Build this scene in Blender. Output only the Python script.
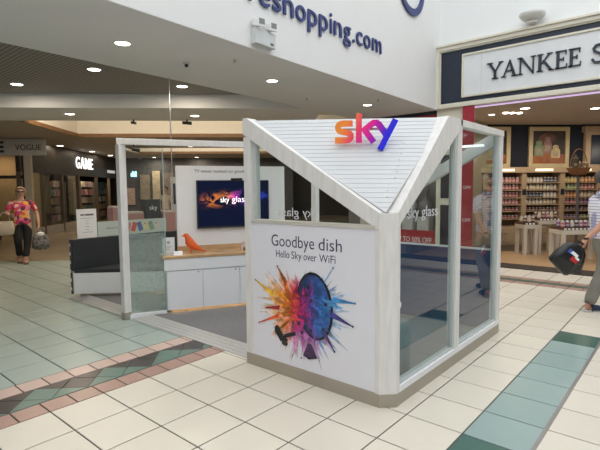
import bpy, bmesh, math, random
from mathutils import Vector, Matrix
random.seed(7)
for o in list(bpy.data.objects):
    bpy.data.objects.remove(o)
scene = bpy.context.scene
COL = scene.collection

# ------------------------------------------------------------------ camera
CAM = Vector((3.090, -1.667, 1.596))
cR = Vector((0.75947334, 0.65047471, -0.00910461))
cU = Vector((-0.04424873, 0.06561636, 0.99686335))
cF = Vector((-0.64903181, 0.75668828, -0.07861656))
cam_data = bpy.data.cameras.new('camera')
cam_data.sensor_width = 36
cam_data.lens = 27.84
cam_data.clip_start = 0.05
cam_data.clip_end = 200
cam = bpy.data.objects.new('camera', cam_data)
COL.objects.link(cam)
cam.matrix_world = Matrix(((cR.x, cU.x, -cF.x, CAM.x), (cR.y, cU.y, -cF.y, CAM.y), (cR.z, cU.z, -cF.z, CAM.z), (0, 0, 0, 1)))
scene.camera = cam

# ------------------------------------------------------------------ world, exposure
world = bpy.data.worlds.new('overcast_sky')
scene.world = world
world.use_nodes = True
bg = world.node_tree.nodes['Background']
bg.inputs['Color'].default_value = (0.95, 0.975, 1.0, 1)
bg.inputs['Strength'].default_value = 1.55
scene.view_settings.view_transform = 'Standard'
scene.view_settings.look = 'None'
scene.view_settings.gamma = 1
scene.view_settings.use_curve_mapping = False
scene.view_settings.exposure = 0.45


def area(name, loc, size, power, color, rot=(0, 0, 0), sy=None, shape='DISK', parent=None, spread=None):
    l = bpy.data.lights.new(name, 'AREA')
    l.energy = power
    l.color = color
    l.shape = shape
    l.size = size
    if sy:
        l.size_y = sy
    if spread:
        l.spread = spread
    o = bpy.data.objects.new(name, l)
    COL.objects.link(o)
    o.location = loc
    o.rotation_euler = rot
    return o


# ------------------------------------------------------------------ materials
MATS = {}


def M(name, col=(0.8, 0.8, 0.8), rough=0.5, metal=0.0, var=0.06, scale=6.0, bump=0.0, bscale=40.0, emit=None, es=1.0, stretch=None, rnd=0.0, coat=0.0):
    if name in MATS:
        return MATS[name]
    m = bpy.data.materials.new(name)
    m.use_nodes = True
    nt = m.node_tree
    b = nt.nodes['Principled BSDF']
    b.inputs['Roughness'].default_value = rough
    b.inputs['Metallic'].default_value = metal
    b.inputs['Coat Weight'].default_value = coat
    tc = nt.nodes.new('ShaderNodeTexCoord')
    vec = tc.outputs['Object']
    if stretch:
        mp = nt.nodes.new('ShaderNodeMapping')
        mp.inputs['Scale'].default_value = stretch
        nt.links.new(vec, mp.inputs['Vector'])
        vec = mp.outputs['Vector']
    n = nt.nodes.new('ShaderNodeTexNoise')
    n.inputs['Scale'].default_value = scale
    n.inputs['Detail'].default_value = 4
    nt.links.new(vec, n.inputs['Vector'])
    r = nt.nodes.new('ShaderNodeValToRGB')
    r.color_ramp.elements[0].position = 0.3
    r.color_ramp.elements[1].position = 0.7
    r.color_ramp.elements[0].color = tuple(c * (1 - var) for c in col) + (1,)
    r.color_ramp.elements[1].color = tuple(min(1, c * (1 + var)) for c in col) + (1,)
    nt.links.new(n.outputs['Fac'], r.inputs['Fac'])
    out = r.outputs['Color']
    if rnd:
        oi = nt.nodes.new('ShaderNodeObjectInfo')
        hs = nt.nodes.new('ShaderNodeHueSaturation')
        mr = nt.nodes.new('ShaderNodeMapRange')
        mr.inputs['To Min'].default_value = 1 - rnd
        mr.inputs['To Max'].default_value = 1 + rnd
        nt.links.new(oi.outputs['Random'], mr.inputs['Value'])
        nt.links.new(mr.outputs['Result'], hs.inputs['Value'])
        nt.links.new(out, hs.inputs['Color'])
        out = hs.outputs['Color']
    nt.links.new(out, b.inputs['Base Color'])
    if bump:
        n2 = nt.nodes.new('ShaderNodeTexNoise')
        n2.inputs['Scale'].default_value = bscale
        nt.links.new(vec, n2.inputs['Vector'])
        bp = nt.nodes.new('ShaderNodeBump')
        bp.inputs['Strength'].default_value = bump
        bp.inputs['Distance'].default_value = 0.01
        nt.links.new(n2.outputs['Fac'], bp.inputs['Height'])
        nt.links.new(bp.outputs['Normal'], b.inputs['Normal'])
    if emit:
        b.inputs['Emission Color'].default_value = tuple(emit) + (1,)
        b.inputs['Emission Strength'].default_value = es
    MATS[name] = m
    return m


def glass_mat(name, tint=(0.95, 0.98, 0.97), ior=1.5, film=0.0, film_col=(0.7, 0.8, 0.78), dots=False, gain=1.35):
    m = bpy.data.materials.new(name)
    m.use_nodes = True
    nt = m.node_tree
    nt.nodes.clear()
    out = nt.nodes.new('ShaderNodeOutputMaterial')
    tr = nt.nodes.new('ShaderNodeBsdfTransparent')
    tr.inputs['Color'].default_value = tint + (1,)
    gl = nt.nodes.new('ShaderNodeBsdfGlossy')
    gl.inputs['Roughness'].default_value = 0.0
    fr = nt.nodes.new('ShaderNodeFresnel')
    fr.inputs['IOR'].default_value = ior
    base = tr.outputs[0]
    if film:
        df = nt.nodes.new('ShaderNodeBsdfDiffuse')
        df.inputs['Color'].default_value = film_col + (1,)
        tl = nt.nodes.new('ShaderNodeBsdfTranslucent')
        tl.inputs['Color'].default_value = film_col + (1,)
        mm = nt.nodes.new('ShaderNodeMixShader')
        nt.links.new(df.outputs[0], mm.inputs[1])
        nt.links.new(tl.outputs[0], mm.inputs[2])
        mx = nt.nodes.new('ShaderNodeMixShader')
        mx.inputs[0].default_value = film
        if dots:
            tc = nt.nodes.new('ShaderNodeTexCoord')
            ns = nt.nodes.new('ShaderNodeTexNoise')
            ns.inputs['Scale'].default_value = 90
            nt.links.new(tc.outputs['Object'], ns.inputs['Vector'])
            mr = nt.nodes.new('ShaderNodeMapRange')
            mr.inputs['From Min'].default_value = 0.4
            mr.inputs['From Max'].default_value = 0.6
            mr.inputs['To Min'].default_value = film * 0.75
            mr.inputs['To Max'].default_value = min(1, film * 1.25)
            nt.links.new(ns.outputs['Fac'], mr.inputs['Value'])
            nt.links.new(mr.outputs['Result'], mx.inputs[0])
        nt.links.new(base, mx.inputs[1])
        nt.links.new(mm.outputs[0], mx.inputs[2])
        base = mx.outputs[0]
    ms = nt.nodes.new('ShaderNodeMixShader')
    geo = nt.nodes.new('ShaderNodeNewGeometry')      # reflect once, on the outer face of each thin pane
    inv = nt.nodes.new('ShaderNodeMath')
    inv.operation = 'SUBTRACT'
    inv.inputs[0].default_value = 1.0
    nt.links.new(geo.outputs['Backfacing'], inv.inputs[1])
    mul = nt.nodes.new('ShaderNodeMath')
    mul.operation = 'MULTIPLY'
    mul.use_clamp = True
    nt.links.new(fr.outputs[0], mul.inputs[0])
    nt.links.new(inv.outputs[0], mul.inputs[1])
    mul2 = nt.nodes.new('ShaderNodeMath')
    mul2.operation = 'MULTIPLY'
    mul2.use_clamp = True
    mul2.inputs[1].default_value = gain
    nt.links.new(mul.outputs[0], mul2.inputs[0])
    nt.links.new(mul2.outputs[0], ms.inputs[0])
    nt.links.new(base, ms.inputs[1])
    nt.links.new(gl.outputs[0], ms.inputs[2])
    nt.links.new(ms.outputs[0], out.inputs['Surface'])
    return m


def vcol_mat(name, rough=0.5):
    m = bpy.data.materials.new(name)
    m.use_nodes = True
    nt = m.node_tree
    a = nt.nodes.new('ShaderNodeAttribute')
    a.attribute_name = 'ink'
    tc = nt.nodes.new('ShaderNodeTexCoord')
    nz = nt.nodes.new('ShaderNodeTexNoise')
    nz.inputs['Scale'].default_value = 16
    nz.inputs['Detail'].default_value = 8
    nz.inputs['Distortion'].default_value = 0.8
    nt.links.new(tc.outputs['Object'], nz.inputs['Vector'])
    mr = nt.nodes.new('ShaderNodeMapRange')
    mr.inputs['From Min'].default_value = 0.3
    mr.inputs['From Max'].default_value = 0.7
    mr.inputs['To Min'].default_value = 0.55
    mr.inputs['To Max'].default_value = 1.6
    nt.links.new(nz.outputs['Fac'], mr.inputs['Value'])
    hs = nt.nodes.new('ShaderNodeHueSaturation')
    nt.links.new(a.outputs['Color'], hs.inputs['Color'])
    nt.links.new(mr.outputs['Result'], hs.inputs['Value'])
    nt.links.new(hs.outputs['Color'], nt.nodes['Principled BSDF'].inputs['Base Color'])
    nt.nodes['Principled BSDF'].inputs['Roughness'].default_value = rough
    return m


WHITE_WALL = M('white_plaster', (0.80, 0.805, 0.80), 0.7, var=0.015, scale=1.5)
SOFFIT = M('grey_soffit_paint', (0.80, 0.81, 0.82), 0.75, var=0.02, scale=1.2)
WOODW = M('whitewashed_wood', (0.77, 0.755, 0.725), 0.5, var=0.07, scale=9, stretch=(3, 3, 0.5), bump=0.05)
BEAD = M('grey_glazing_bead', (0.52, 0.56, 0.55), 0.4, var=0.03)
KICK = M('beige_metal_kick_plate', (0.45, 0.41, 0.35), 0.38, metal=0.55, var=0.05, scale=3)
VINYL = M('white_vinyl_panel', (0.82, 0.82, 0.88), 0.35, var=0.01)
SLATM = M('white_ribbed_slat', (0.60, 0.62, 0.625), 0.45, var=0.02)
SATIN = M('white_satin_laminate', (0.84, 0.85, 0.865), 0.4, var=0.01)
OAK = M('oak_worktop', (0.52, 0.33, 0.17), 0.45, var=0.22, scale=5, stretch=(1, 1, 6))
ALU = M('brushed_aluminium', (0.62, 0.62, 0.61), 0.35, metal=0.7, var=0.05, scale=20)
CARPET = M('grey_carpet', (0.17, 0.17, 0.175), 0.95, var=0.18, scale=60, bump=0.2, bscale=200)
BLACK = M('black_plastic', (0.015, 0.015, 0.017), 0.35, var=0.1)
INK = M('dark_purple_ink', (0.035, 0.025, 0.07), 0.5, var=0.0)
GREYINK = M('grey_ink', (0.12, 0.12, 0.13), 0.6, var=0.0)
NAVY = M('navy_paint', (0.012, 0.02, 0.04), 0.4, var=0.1)
BLUELET = M('royal_blue_letter', (0.018, 0.034, 0.17), 0.4, var=0.03)
CREAM = M('cream_paint', (0.72, 0.69, 0.58), 0.5, var=0.02)
CHARLEA = M('charcoal_upholstery', (0.022, 0.027, 0.033), 0.55, var=0.15, scale=30)
DARKSHOP = M('dark_shopfront_paint', (0.022, 0.017, 0.013), 0.45, var=0.15)
BROWN = M('brown_timber_trim', (0.20, 0.10, 0.035), 0.5, var=0.15)
WARM = M('warm_cove_plaster', (0.80, 0.75, 0.66), 0.7, var=0.02)
RED = M('red_banner_print', (0.36, 0.018, 0.035), 0.5, var=0.04)
WHITEP = M('white_print', (0.85, 0.85, 0.85), 0.5, var=0.0)
CHROME = M('chrome', (0.75, 0.75, 0.75), 0.15, metal=1.0, var=0.0)
LENS = M('lit_lamp_lens', (1, 0.95, 0.85), 0.4, var=0, emit=(1.0, 0.90, 0.74), es=9)
LEDW = M('warm_led_strip', (1, 0.9, 0.7), 0.4, var=0, emit=(1.0, 0.66, 0.30), es=12)
LITW = M('lit_white_letter', (1, 1, 1), 0.4, var=0, emit=(1.0, 1.0, 1.0), es=0.9)
WHPL = M('white_plastic', (0.78, 0.78, 0.77), 0.4, var=0.01)
PANE = glass_mat('clear_glass', ior=1.52)
PANE_R = glass_mat('tinted_side_glass', tint=(0.90, 0.95, 0.95), ior=1.55, gain=1.6)
FROST = glass_mat('frosted_film_glass', tint=(0.86, 0.94, 0.93), film=0.26, film_col=(0.66, 0.74, 0.73), dots=True)
BLUEGL = M('blue_gloss_panel', (0.018, 0.06, 0.16), 0.25, var=0.05)
TILE_C = M('cream_floor_tile', (0.70, 0.65, 0.55), 0.36, var=0.03, scale=2.5, rnd=0.035)
TILE_S = M('sage_floor_tile', (0.36, 0.43, 0.39), 0.3, var=0.05, scale=2.5, rnd=0.05)
TILE_T = M('teal_floor_tile', (0.29, 0.39, 0.37), 0.36, var=0.05, scale=2.5, rnd=0.04)
TILE_G = M('dark_green_floor_tile', (0.055, 0.13, 0.105), 0.28, var=0.06, scale=3, rnd=0.05)
TILE_D = M('mid_green_floor_tile', (0.12, 0.20, 0.165), 0.28, var=0.06, scale=3, rnd=0.05)
TILE_K = M('charcoal_floor_tile', (0.055, 0.046, 0.045), 0.3, var=0.12, scale=3, rnd=0.05)
TILE_P = M('pale_pink_floor_tile', (0.58, 0.43, 0.37), 0.3, var=0.05, scale=3, rnd=0.05)
TILE_R = M('rose_floor_tile', (0.42, 0.265, 0.215), 0.3, var=0.06, scale=3, rnd=0.05)
GROUT = M('dark_grout', (0.055, 0.05, 0.045), 0.8, var=0.1)
WINGF = M('beige_polished_floor', (0.36, 0.29, 0.20), 0.22, var=0.08, scale=1.2)
STOREW = M('oak_store_floor', (0.48, 0.31, 0.17), 0.35, var=0.10, scale=4, stretch=(1, 6, 1))
PERF = M('perforated_ceiling_metal', (0.30, 0.285, 0.27), 0.6, var=0.03)
# perforations: small dark holes on a regular grid
_nt = PERF.node_tree
_tc = _nt.nodes.new('ShaderNodeTexCoord')
_vo = _nt.nodes.new('ShaderNodeTexVoronoi')
_vo.inputs['Scale'].default_value = 14
_vo.inputs['Randomness'].default_value = 0
_rp = _nt.nodes.new('ShaderNodeValToRGB')
_rp.color_ramp.elements[0].position = 0.32
_rp.color_ramp.elements[1].position = 0.40
_rp.color_ramp.elements[0].color = (0.10, 0.095, 0.09, 1)
_rp.color_ramp.elements[1].color = (0.33, 0.315, 0.30, 1)
_nt.links.new(_tc.outputs['Object'], _vo.inputs['Vector'])
_nt.links.new(_vo.outputs['Distance'], _rp.inputs['Fac'])
_nt.links.new(_rp.outputs['Color'], _nt.nodes['Principled BSDF'].inputs['Base Color'])


# ------------------------------------------------------------------ geometry helpers
class MB:
    def __init__(s):
        s.v, s.f, s.m = [], [], []
        s.mi = 0

    def add(s, vs, fs):
        k = len(s.v)
        s.v += [tuple(p) for p in vs]
        for f in fs:
            s.f.append([i + k for i in f])
            s.m.append(s.mi)
        return s

    def box(s, a, b):
        x0, y0, z0 = a
        x1, y1, z1 = b
        return s.add([(x0, y0, z0), (x1, y0, z0), (x1, y1, z0), (x0, y1, z0), (x0, y0, z1), (x1, y0, z1), (x1, y1, z1), (x0, y1, z1)],
                     [(0, 3, 2, 1), (4, 5, 6, 7), (0, 1, 5, 4), (1, 2, 6, 5), (2, 3, 7, 6), (3, 0, 4, 7)])

    def obox(s, o, ax, ay, az):
        o, ax, ay, az = Vector(o), Vector(ax), Vector(ay), Vector(az)
        p = [o, o + ax, o + ax + ay, o + ay]
        return s.add(p + [q + az for q in p], [(0, 3, 2, 1), (4, 5, 6, 7), (0, 1, 5, 4), (1, 2, 6, 5), (2, 3, 7, 6), (3, 0, 4, 7)])

    def prism(s, pts, off):
        off = Vector(off)
        p = [Vector(q) for q in pts]
        n = len(p)
        return s.add(p + [q + off for q in p], [list(range(n))[::-1], [i + n for i in range(n)]] + [[i, (i + 1) % n, (i + 1) % n + n, i + n] for i in range(n)])

    def poly(s, pts):
        return s.add(pts, [list(range(len(pts)))])

    def tube(s, a, b, r, n=10, r2=None):
        a, b = Vector(a), Vector(b)
        d = (b - a).normalized()
        x = d.orthogonal().normalized()
        y = d.cross(x)
        r2 = r if r2 is None else r2
        vs = [a + (x * math.cos(t) + y * math.sin(t)) * r for t in [2 * math.pi * i / n for i in range(n)]]
        vs += [b + (x * math.cos(t) + y * math.sin(t)) * r2 for t in [2 * math.pi * i / n for i in range(n)]]
        return s.add(vs, [list(range(n))[::-1], [i + n for i in range(n)]] + [[i, (i + 1) % n, (i + 1) % n + n, i + n] for i in range(n)])

    def lathe(s, prof, c=(0, 0, 0), n=16, ax=None):
        c = Vector(c)
        vs = []
        for r, z in prof:
            for i in range(n):
                t = 2 * math.pi * i / n
                vs.append(c + Vector((r * math.cos(t), r * math.sin(t), z)))
        fs = []
        for k in range(len(prof) - 1):
            for i in range(n):
                fs.append([k * n + i, k * n + (i + 1) % n, (k + 1) * n + (i + 1) % n, (k + 1) * n + i])
        fs.append(list(range(n))[::-1])
        fs.append([(len(prof) - 1) * n + i for i in range(n)])
        return s.add(vs, fs)


def mesh_of(mb, name):
    me = bpy.data.meshes.new(name)
    me.from_pydata(mb.v, [], mb.f)
    return me


def obj(name, mb, mat, parent=None, smooth=False, bevel=0):
    me = mesh_of(mb, name)
    mats = mat if isinstance(mat, (list, tuple)) else [mat]
    for m in mats:
        me.materials.append(m)
    if len(mats) > 1:
        me.polygons.foreach_set('material_index', mb.m)
    bm = bmesh.new()
    bm.from_mesh(me)
    bmesh.ops.recalc_face_normals(bm, faces=bm.faces)
    bm.to_mesh(me)
    bm.free()
    if smooth:
        me.polygons.foreach_set('use_smooth', [True] * len(me.polygons))
    me.update()
    o = bpy.data.objects.new(name, me)
    COL.objects.link(o)
    if parent:
        put(o, parent)
    if bevel:
        b = o.modifiers.new('bevel', 'BEVEL')
        b.width = bevel
        b.segments = 2
        b.limit_method = 'ANGLE'
    return o


WM = {}


def put(o, parent):
    o.parent = parent
    o.matrix_parent_inverse = WM.get(parent.name, Matrix()).inverted()


def tag(o, label, cat, group=None):
    o['label'] = label
    o['category'] = cat
    if group:
        o['group'] = group
    return o


def thing(name, label, cat, loc=(0, 0, 0), group=None):
    o = bpy.data.objects.new(name, None)
    COL.objects.link(o)
    o.empty_display_size = 0.1
    o.location = loc
    WM[o.name] = Matrix.Translation(loc)
    return tag(o, label, cat, group)


def struct(name, mb, mat, label=None, **k):
    o = obj(name, mb, mat, **k)
    o['kind'] = 'structure'
    o['label'] = label or name.replace('_', ' ')
    o['category'] = name.split('_')[0]
    return o


def copy_tree(o, delta, label=None):
    c = o.copy()
    COL.objects.link(c)
    c.location = o.location + Vector(delta)
    for ch in list(o.children):
        d = ch.copy()
        COL.objects.link(d)
        d.parent = c
        for g in list(ch.children):
            e = g.copy()
            COL.objects.link(e)
            e.parent = d
    if label:
        c['label'] = label
    return c


def text_mb(body, width=None, height=None, depth=0.004, origin=(0, 0, 0), ax=(1, 0, 0), up=(0, 0, 1), out=(0, -1, 0), bold=0.0, mirror=False, align='L', space=1.0):
    cu = bpy.data.curves.new('t', 'FONT')
    cu.body = body
    cu.resolution_u = 4
    cu.offset = bold
    cu.space_character = space
    cu.extrude = 0.5
    o = bpy.data.objects.new('t', cu)
    COL.objects.link(o)
    bpy.context.view_layer.update()
    me = bpy.data.meshes.new_from_object(o.evaluated_get(bpy.context.evaluated_depsgraph_get()))
    bpy.data.objects.remove(o)
    bpy.data.curves.remove(cu)
    xs = [v.co.x for v in me.vertices]
    x0, x1 = min(xs), max(xs)
    sx = width / (x1 - x0) if width else height
    sy = height if height else sx
    mb = MB()
    origin, ax, up, out = Vector(origin), Vector(ax).normalized(), Vector(up).normalized(), Vector(out).normalized()
    vs = []
    for v in me.vertices:
        x = (v.co.x - x0) * sx
        if mirror:
            x = (x1 - x0) * sx - x
        vs.append(origin + ax * x + up * (v.co.y * sy) + out * ((v.co.z + 0.5) * depth))
    mb.add(vs, [list(p.vertices) for p in me.polygons])
    bpy.data.meshes.remove(me)
    return mb


def stroke2d(pts, w, cap=0):
    """outline of a flat stroke through 2-D points (quads, one per segment, mitred)"""
    n = len(pts)
    L, Rr = [], []
    for i in range(n):
        a = Vector(pts[max(0, i - 1)])
        b = Vector(pts[min(n - 1, i + 1)])
        c = Vector(pts[i])
        d1 = (c - a) if i else (b - c)
        d2 = (b - c) if i < n - 1 else (c - a)
        d1.normalize()
        d2.normalize()
        t = (d1 + d2).normalized()
        nn = Vector((-t.y, t.x))
        k = 1 / max(0.5, nn.dot(Vector((-d1.y, d1.x))))
        L.append(c + nn * w / 2 * k)
        Rr.append(c - nn * w / 2 * k)
    return L, Rr


def stroke_mb(mb, pts, w, origin, ax, up, out, depth):
    L, Rr = stroke2d(pts, w)
    origin, ax, up, out = Vector(origin), Vector(ax), Vector(up), Vector(out)
    P = lambda q, z: origin + ax * q.x + up * q.y + out * z
    n = len(L)
    vs = [P(q, 0) for q in L] + [P(q, 0) for q in Rr] + [P(q, depth) for q in L] + [P(q, depth) for q in Rr]
    fs = []
    for i in range(n - 1):
        fs += [(i, i + 1, n + i + 1, n + i), (2 * n + i, 3 * n + i, 3 * n + i + 1, 2 * n + i + 1), (i, 2 * n + i, 2 * n + i + 1, i + 1), (n + i, n + i + 1, 3 * n + i + 1, 3 * n + i)]
    fs += [(0, n, 3 * n, 2 * n), (n - 1, 3 * n - 1, 4 * n - 1, 2 * n - 1)]
    fs[-1] = (n - 1, 3 * n - 1, 4 * n - 1, 2 * n - 1 + n) if False else (n - 1, 2 * n - 1, 4 * n - 1, 3 * n - 1)
    mb.add(vs, fs)


e1 = Vector((0.70711, 0.70711, 0))
e2 = Vector((-0.70711, 0.70711, 0))


def E(u, w, z=0):
    return e1 * u + e2 * w + Vector((0, 0, z))


def in_view(p, m=40):
    d = Vector(p) - CAM
    z = d.dot(cF)
    if z < 0.3:
        return False
    x = 300 + 464 * d.dot(cR) / z
    y = 225 - 464 * d.dot(cU) / z
    return -m < x < 600 + m and -m < y < 450 + m


# ------------------------------------------------------------------ the building shell
T = 0.4
XB = lambda y: -0.997 - 0.0474 * y           # bulkhead face line
XE = lambda y: -3.04 - 0.052 * y             # soffit edge line
FL = struct('floor', MB().poly([(-12, -9, -0.006), (9, -9, -0.006), (9, 8.1, -0.006), (-12, 8.1, -0.006)]), GROUT, 'tiled mall floor with dark grout')
struct('floor_wing', MB().obox(E(-16, 7.6, -0.03), e1 * 30, e2 * 20, (0, 0, 0.031)), WINGF, 'polished beige floor of the side mall')

# tiles --------------------------------------------------------------------
def tile_mesh(name, poly, mat, h=0.008, b=0.004):
    cx = sum(p[0] for p in poly) / len(poly)
    cy = sum(p[1] for p in poly) / len(poly)
    mb = MB()
    n = len(poly)
    top = []
    for p in poly:
        v = Vector((cx - p[0], cy - p[1]))
        v.normalize()
        top.append((p[0] + v.x * b, p[1] + v.y * b))
    vs = [(x, y, -h) for x, y in poly] + [(x, y, -0.0015) for x, y in poly] + [(x, y, 0) for x, y in top]
    fs = [[i, (i + 1) % n, (i + 1) % n + n, i + n] for i in range(n)] + [[n + i, n + (i + 1) % n, (i + 1) % n + 2 * n, i + 2 * n] for i in range(n)]
    fs.append([2 * n + i for i in range(n)])
    mb.add(vs, fs)
    me = mesh_of(mb, name)
    me.materials.append(mat)
    return me


def rect_poly(w, h, g=0.0052):
    return [(g, g), (w - g, g), (w - g, h - g), (g, h - g)]


TILES = []


def lay(name, me, x, y, rz=0.0):
    TILES.append((name, me, x, y, rz))


KX0, KX1, KY0, KY1 = -2.15, 1.44, 1.5, 3.5
def in_kiosk(x, y):
    return KX0 < x and x + T < KX1 and KY0 < y and y + T < KY1


mC = tile_mesh('cream_tile', rect_poly(T, T), TILE_C)
mS = tile_mesh('sage_tile', rect_poly(T, T), TILE_S)
mT = tile_mesh('teal_tile', rect_poly(T, T), TILE_T)
mG = tile_mesh('dark_green_tile', rect_poly(T, T), TILE_G)
mP = tile_mesh('pale_pink_tile', rect_poly(T / 2, T / 2), TILE_P)
mR = tile_mesh('rose_tile', rect_poly(T / 2, T / 2), TILE_R)
for b in range(-12, 16):
    for a in range(-1, 16):
        x, y = a * T - 0.006, b * T + 0.012
        if in_kiosk(x, y):
            continue
        if a == 5 and b < 10:
            lay('dark_green_tile' if (b - 9) % 7 == 0 else 'teal_tile', mG if (b - 9) % 7 == 0 else mT, x, y)
        else:
            lay('cream_tile', mC, x, y)
for b in range(-14, 12):
    for a in range(0, 25):
        x, y = (-2.8 - a - 1) * T, b * T + 0.02
        w = Vector((x + 0.2, y + 0.2, 0)).dot(e2)
        if w > 7.9 or in_kiosk(x, y) or (x > -3.9 and 1.5 < y < 3.2):
            continue
        lay('sage_tile', mS, x, y)
for b in range(-24, 12):
    y = b * T / 2 + 0.01
    lay('rose_tile', mR, -1.52 * T, y)
    lay('pale_pink_tile', mP, -2.79 * T, y)
# zig-zag band of triangles between the two pink rows
x_n, x_f = -1.53 * T, -2.28 * T
hw_, per = 0.72 * T, 1.44 * T
g = 0.0035
bx, bw = x_n, x_n - x_f
def tri_tiles(near):
    """apex diamond plus two small triangles that make one big triangle (local: base mid at 0,0; apex at -bw)"""
    s = 1 if near else -1
    A = (-bw * s, 0)
    Lh = (-bw * s / 2, -per / 4)
    Rh = (-bw * s / 2, per / 4)
    O = (0, 0)
    L0, R0 = (0, -per / 2), (0, per / 2)
    res = []
    for poly in ([A, Lh, O, Rh], [Lh, L0, O], [Rh, O, R0]):
        cx = sum(p[0] for p in poly) / len(poly)
        cy = sum(p[1] for p in poly) / len(poly)
        q = [(p[0] + (cx - p[0]) * 0.03, p[1] + (cy - p[1]) * 0.03) for p in poly]
        ar = sum(q[i][0] * q[(i + 1) % len(q)][1] - q[(i + 1) % len(q)][0] * q[i][1] for i in range(len(q)))
        res.append(q if ar > 0 else q[::-1])
    return res
mD = [tile_mesh('mid_green_tile', p, TILE_D) for p in tri_tiles(True)]
mK = [tile_mesh('charcoal_tile', p, TILE_K) for p in tri_tiles(False)]
for k in range(-6, 5):
    yb = (-0.77 + 1.44 * k) * T
    if yb < 1.6:
        for m in mD:
            lay('mid_green_tile', m, x_n - 0.003, yb)
    if yb + per / 2 < 1.5:
        for m in mK:
            lay('charcoal_tile', m, x_f + 0.003, yb + per / 2)
# far border strip along X by the candle shop
for a in range(-6, 26):
    x = a * T / 2
    lay('rose_tile', mR, x, 6.42)
    lay('rose_tile', mR, x, 6.80)
mB = tile_mesh('border_green_tile', rect_poly(T, 0.18), TILE_G)
for a in range(-3, 13):
    lay('dark_green_tile', mB, a * T, 6.62)
for a in range(-3, 13):
    for b in (0, 1):
        lay('cream_tile', mC, a * T, 7.0 + b * T + 0.01)
from collections import defaultdict
byname = defaultdict(list)
for t in TILES:
    c = Vector((t[2] + 0.2, t[3] + 0.2, 0)) if t[0] in ('cream_tile', 'sage_tile', 'teal_tile', 'dark_green_tile') else Vector((t[2] + 0.1, t[3] + 0.1, 0))
    byname[t[0]].append(((c - CAM).length, in_view(c), t))
for nm, lst in byname.items():
    lst.sort(key=lambda q: q[0])
    vis = [q for q in lst if q[1]][:290]
    rest = [q for q in lst if q not in vis]
    for d, v, (n_, me, x, y, rz) in vis:
        o = bpy.data.objects.new(n_, me)
        COL.objects.link(o)
        o.location = (x, y, 0)
        o.parent = FL
    if rest:
        mb = MB()
        for d, v, (n_, me, x, y, rz) in rest:
            mb.add([(p.co.x + x, p.co.y + y, p.co.z) for p in me.vertices], [list(f.vertices) for f in me.polygons])
        o = obj(nm + '_field', mb, rest[0][2][1].materials[0], FL)
        o['kind'] = 'stuff'
# metal expansion joint beside the teal strip
obj('expansion_joint', MB().box((6 * T - 0.016, -6, -0.004), (6 * T + 0.010, 6.4, 0.0025)), M('grey_joint_metal', (0.33, 0.32, 0.31), 0.4, metal=0.6), FL)

# bulkhead, soffit and ceilings ------------------------------------------------
ZS = 3.3
struct('wall_bulkhead', MB().prism([(XB(-9), -9, ZS), (XB(8.35), 8.35, ZS), (XB(8.35) - 0.3, 8.35, ZS), (XB(-9) - 0.3, -9, ZS)], (0, 0, 5.2)), WHITE_WALL, 'tall white bulkhead wall above the grey soffit')
struct('ceiling_soffit', MB().prism([(XB(-9) - 0.004, -9, ZS - 0.004), (XB(8.3) - 0.004, 8.3, ZS - 0.004), (XE(8.3), 8.3, ZS - 0.004), (XE(-9), -9, ZS - 0.004)], (0, 0, 0.12)), SOFFIT, 'flat grey soffit under the bulkhead wall')
def xe_w(w):   # point on the soffit edge with the given w
    y0, y1 = -9, 9
    for _ in range(40):
        ym = (y0 + y1) / 2
        if Vector((XE(ym), ym, 0)).dot(e2) < w:
            y0 = ym
        else:
            y1 = ym
    return Vector((XE(ym), ym, 0))
pw = xe_w(6.70)
struct('ceiling_perforated', MB().prism([(XE(-9) + 0.1, -9, 3.58), (pw.x + 0.1, pw.y + 0.1, 3.58), tuple(E(-14, 6.75, 3.58)), (-12, -9, 3.58)], (0, 0, 0.05)), PERF, 'recessed perforated metal ceiling')
pu = pw.dot(e1)
BM = MB()
BM.obox(E(-14, 6.70, ZS), e1 * (14 + pu + 0.35), e2 * 1.85, (0, 0, 0.75))
struct('ceiling_beam', BM, SOFFIT, 'pale grey ceiling beam across the side mall')
# coffer beyond the beam, warm cove
CU0, CU1, CW0, CW1 = -4.85, 6.0, 8.55, 12.0
cf = MB()
cf.obox(E(CU0, CW0, 4.0), e1 * (CU1 - CU0), e2 * (CW1 - CW0), (0, 0, 0.05))
struct('ceiling_coffer', cf, WARM, 'warm lit recessed coffer ceiling')
struct('wall_coffer_far', MB().obox(E(CU0, CW1, ZS), e1 * (CU1 - CU0), e2 * 0.06, (0, 0, 0.72)), WARM, 'warm lit far side of the coffer')
struct('wall_coffer_side', MB().obox(E(CU0 - 0.06, CW0, ZS), e1 * 0.06, e2 * (CW1 - CW0), (0, 0, 0.72)), WARM, 'warm lit left side of the coffer')
struct('trim_1', MB().obox(E(CU0, CW1 - 0.05, ZS - 0.03), e1 * (CU1 - CU0), e2 * 0.05, (0, 0, 0.11)), BROWN, 'brown timber trim on the far coffer edge')
struct('trim_2', MB().obox(E(CU0, CW0, ZS - 0.03), e1 * 0.05, e2 * (CW1 - CW0), (0, 0, 0.11)), BROWN, 'brown timber trim on the left coffer edge')
c2 = MB()
c2.obox(E(-16, CW0, ZS - 0.02), e1 * (16 + CU0), e2 * 3.5, (0, 0, 0.1))
c2.obox(E(-16, CW1, ZS - 0.02), e1 * 22, e2 * 4.0, (0, 0, 0.1))
c2.obox(E(-16, 19.0, ZS - 0.02), e1 * 22, e2 * 8.0, (0, 0, 0.1))
c2.obox(E(-16, 16.0, ZS - 0.02), e1 * 11.2, e2 * 3.0, (0, 0, 0.1))
struct('ceiling_wing', c2, M('dim_beige_ceiling', (0.40, 0.36, 0.30), 0.7, var=0.03), 'low ceiling of the side mall')
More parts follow.
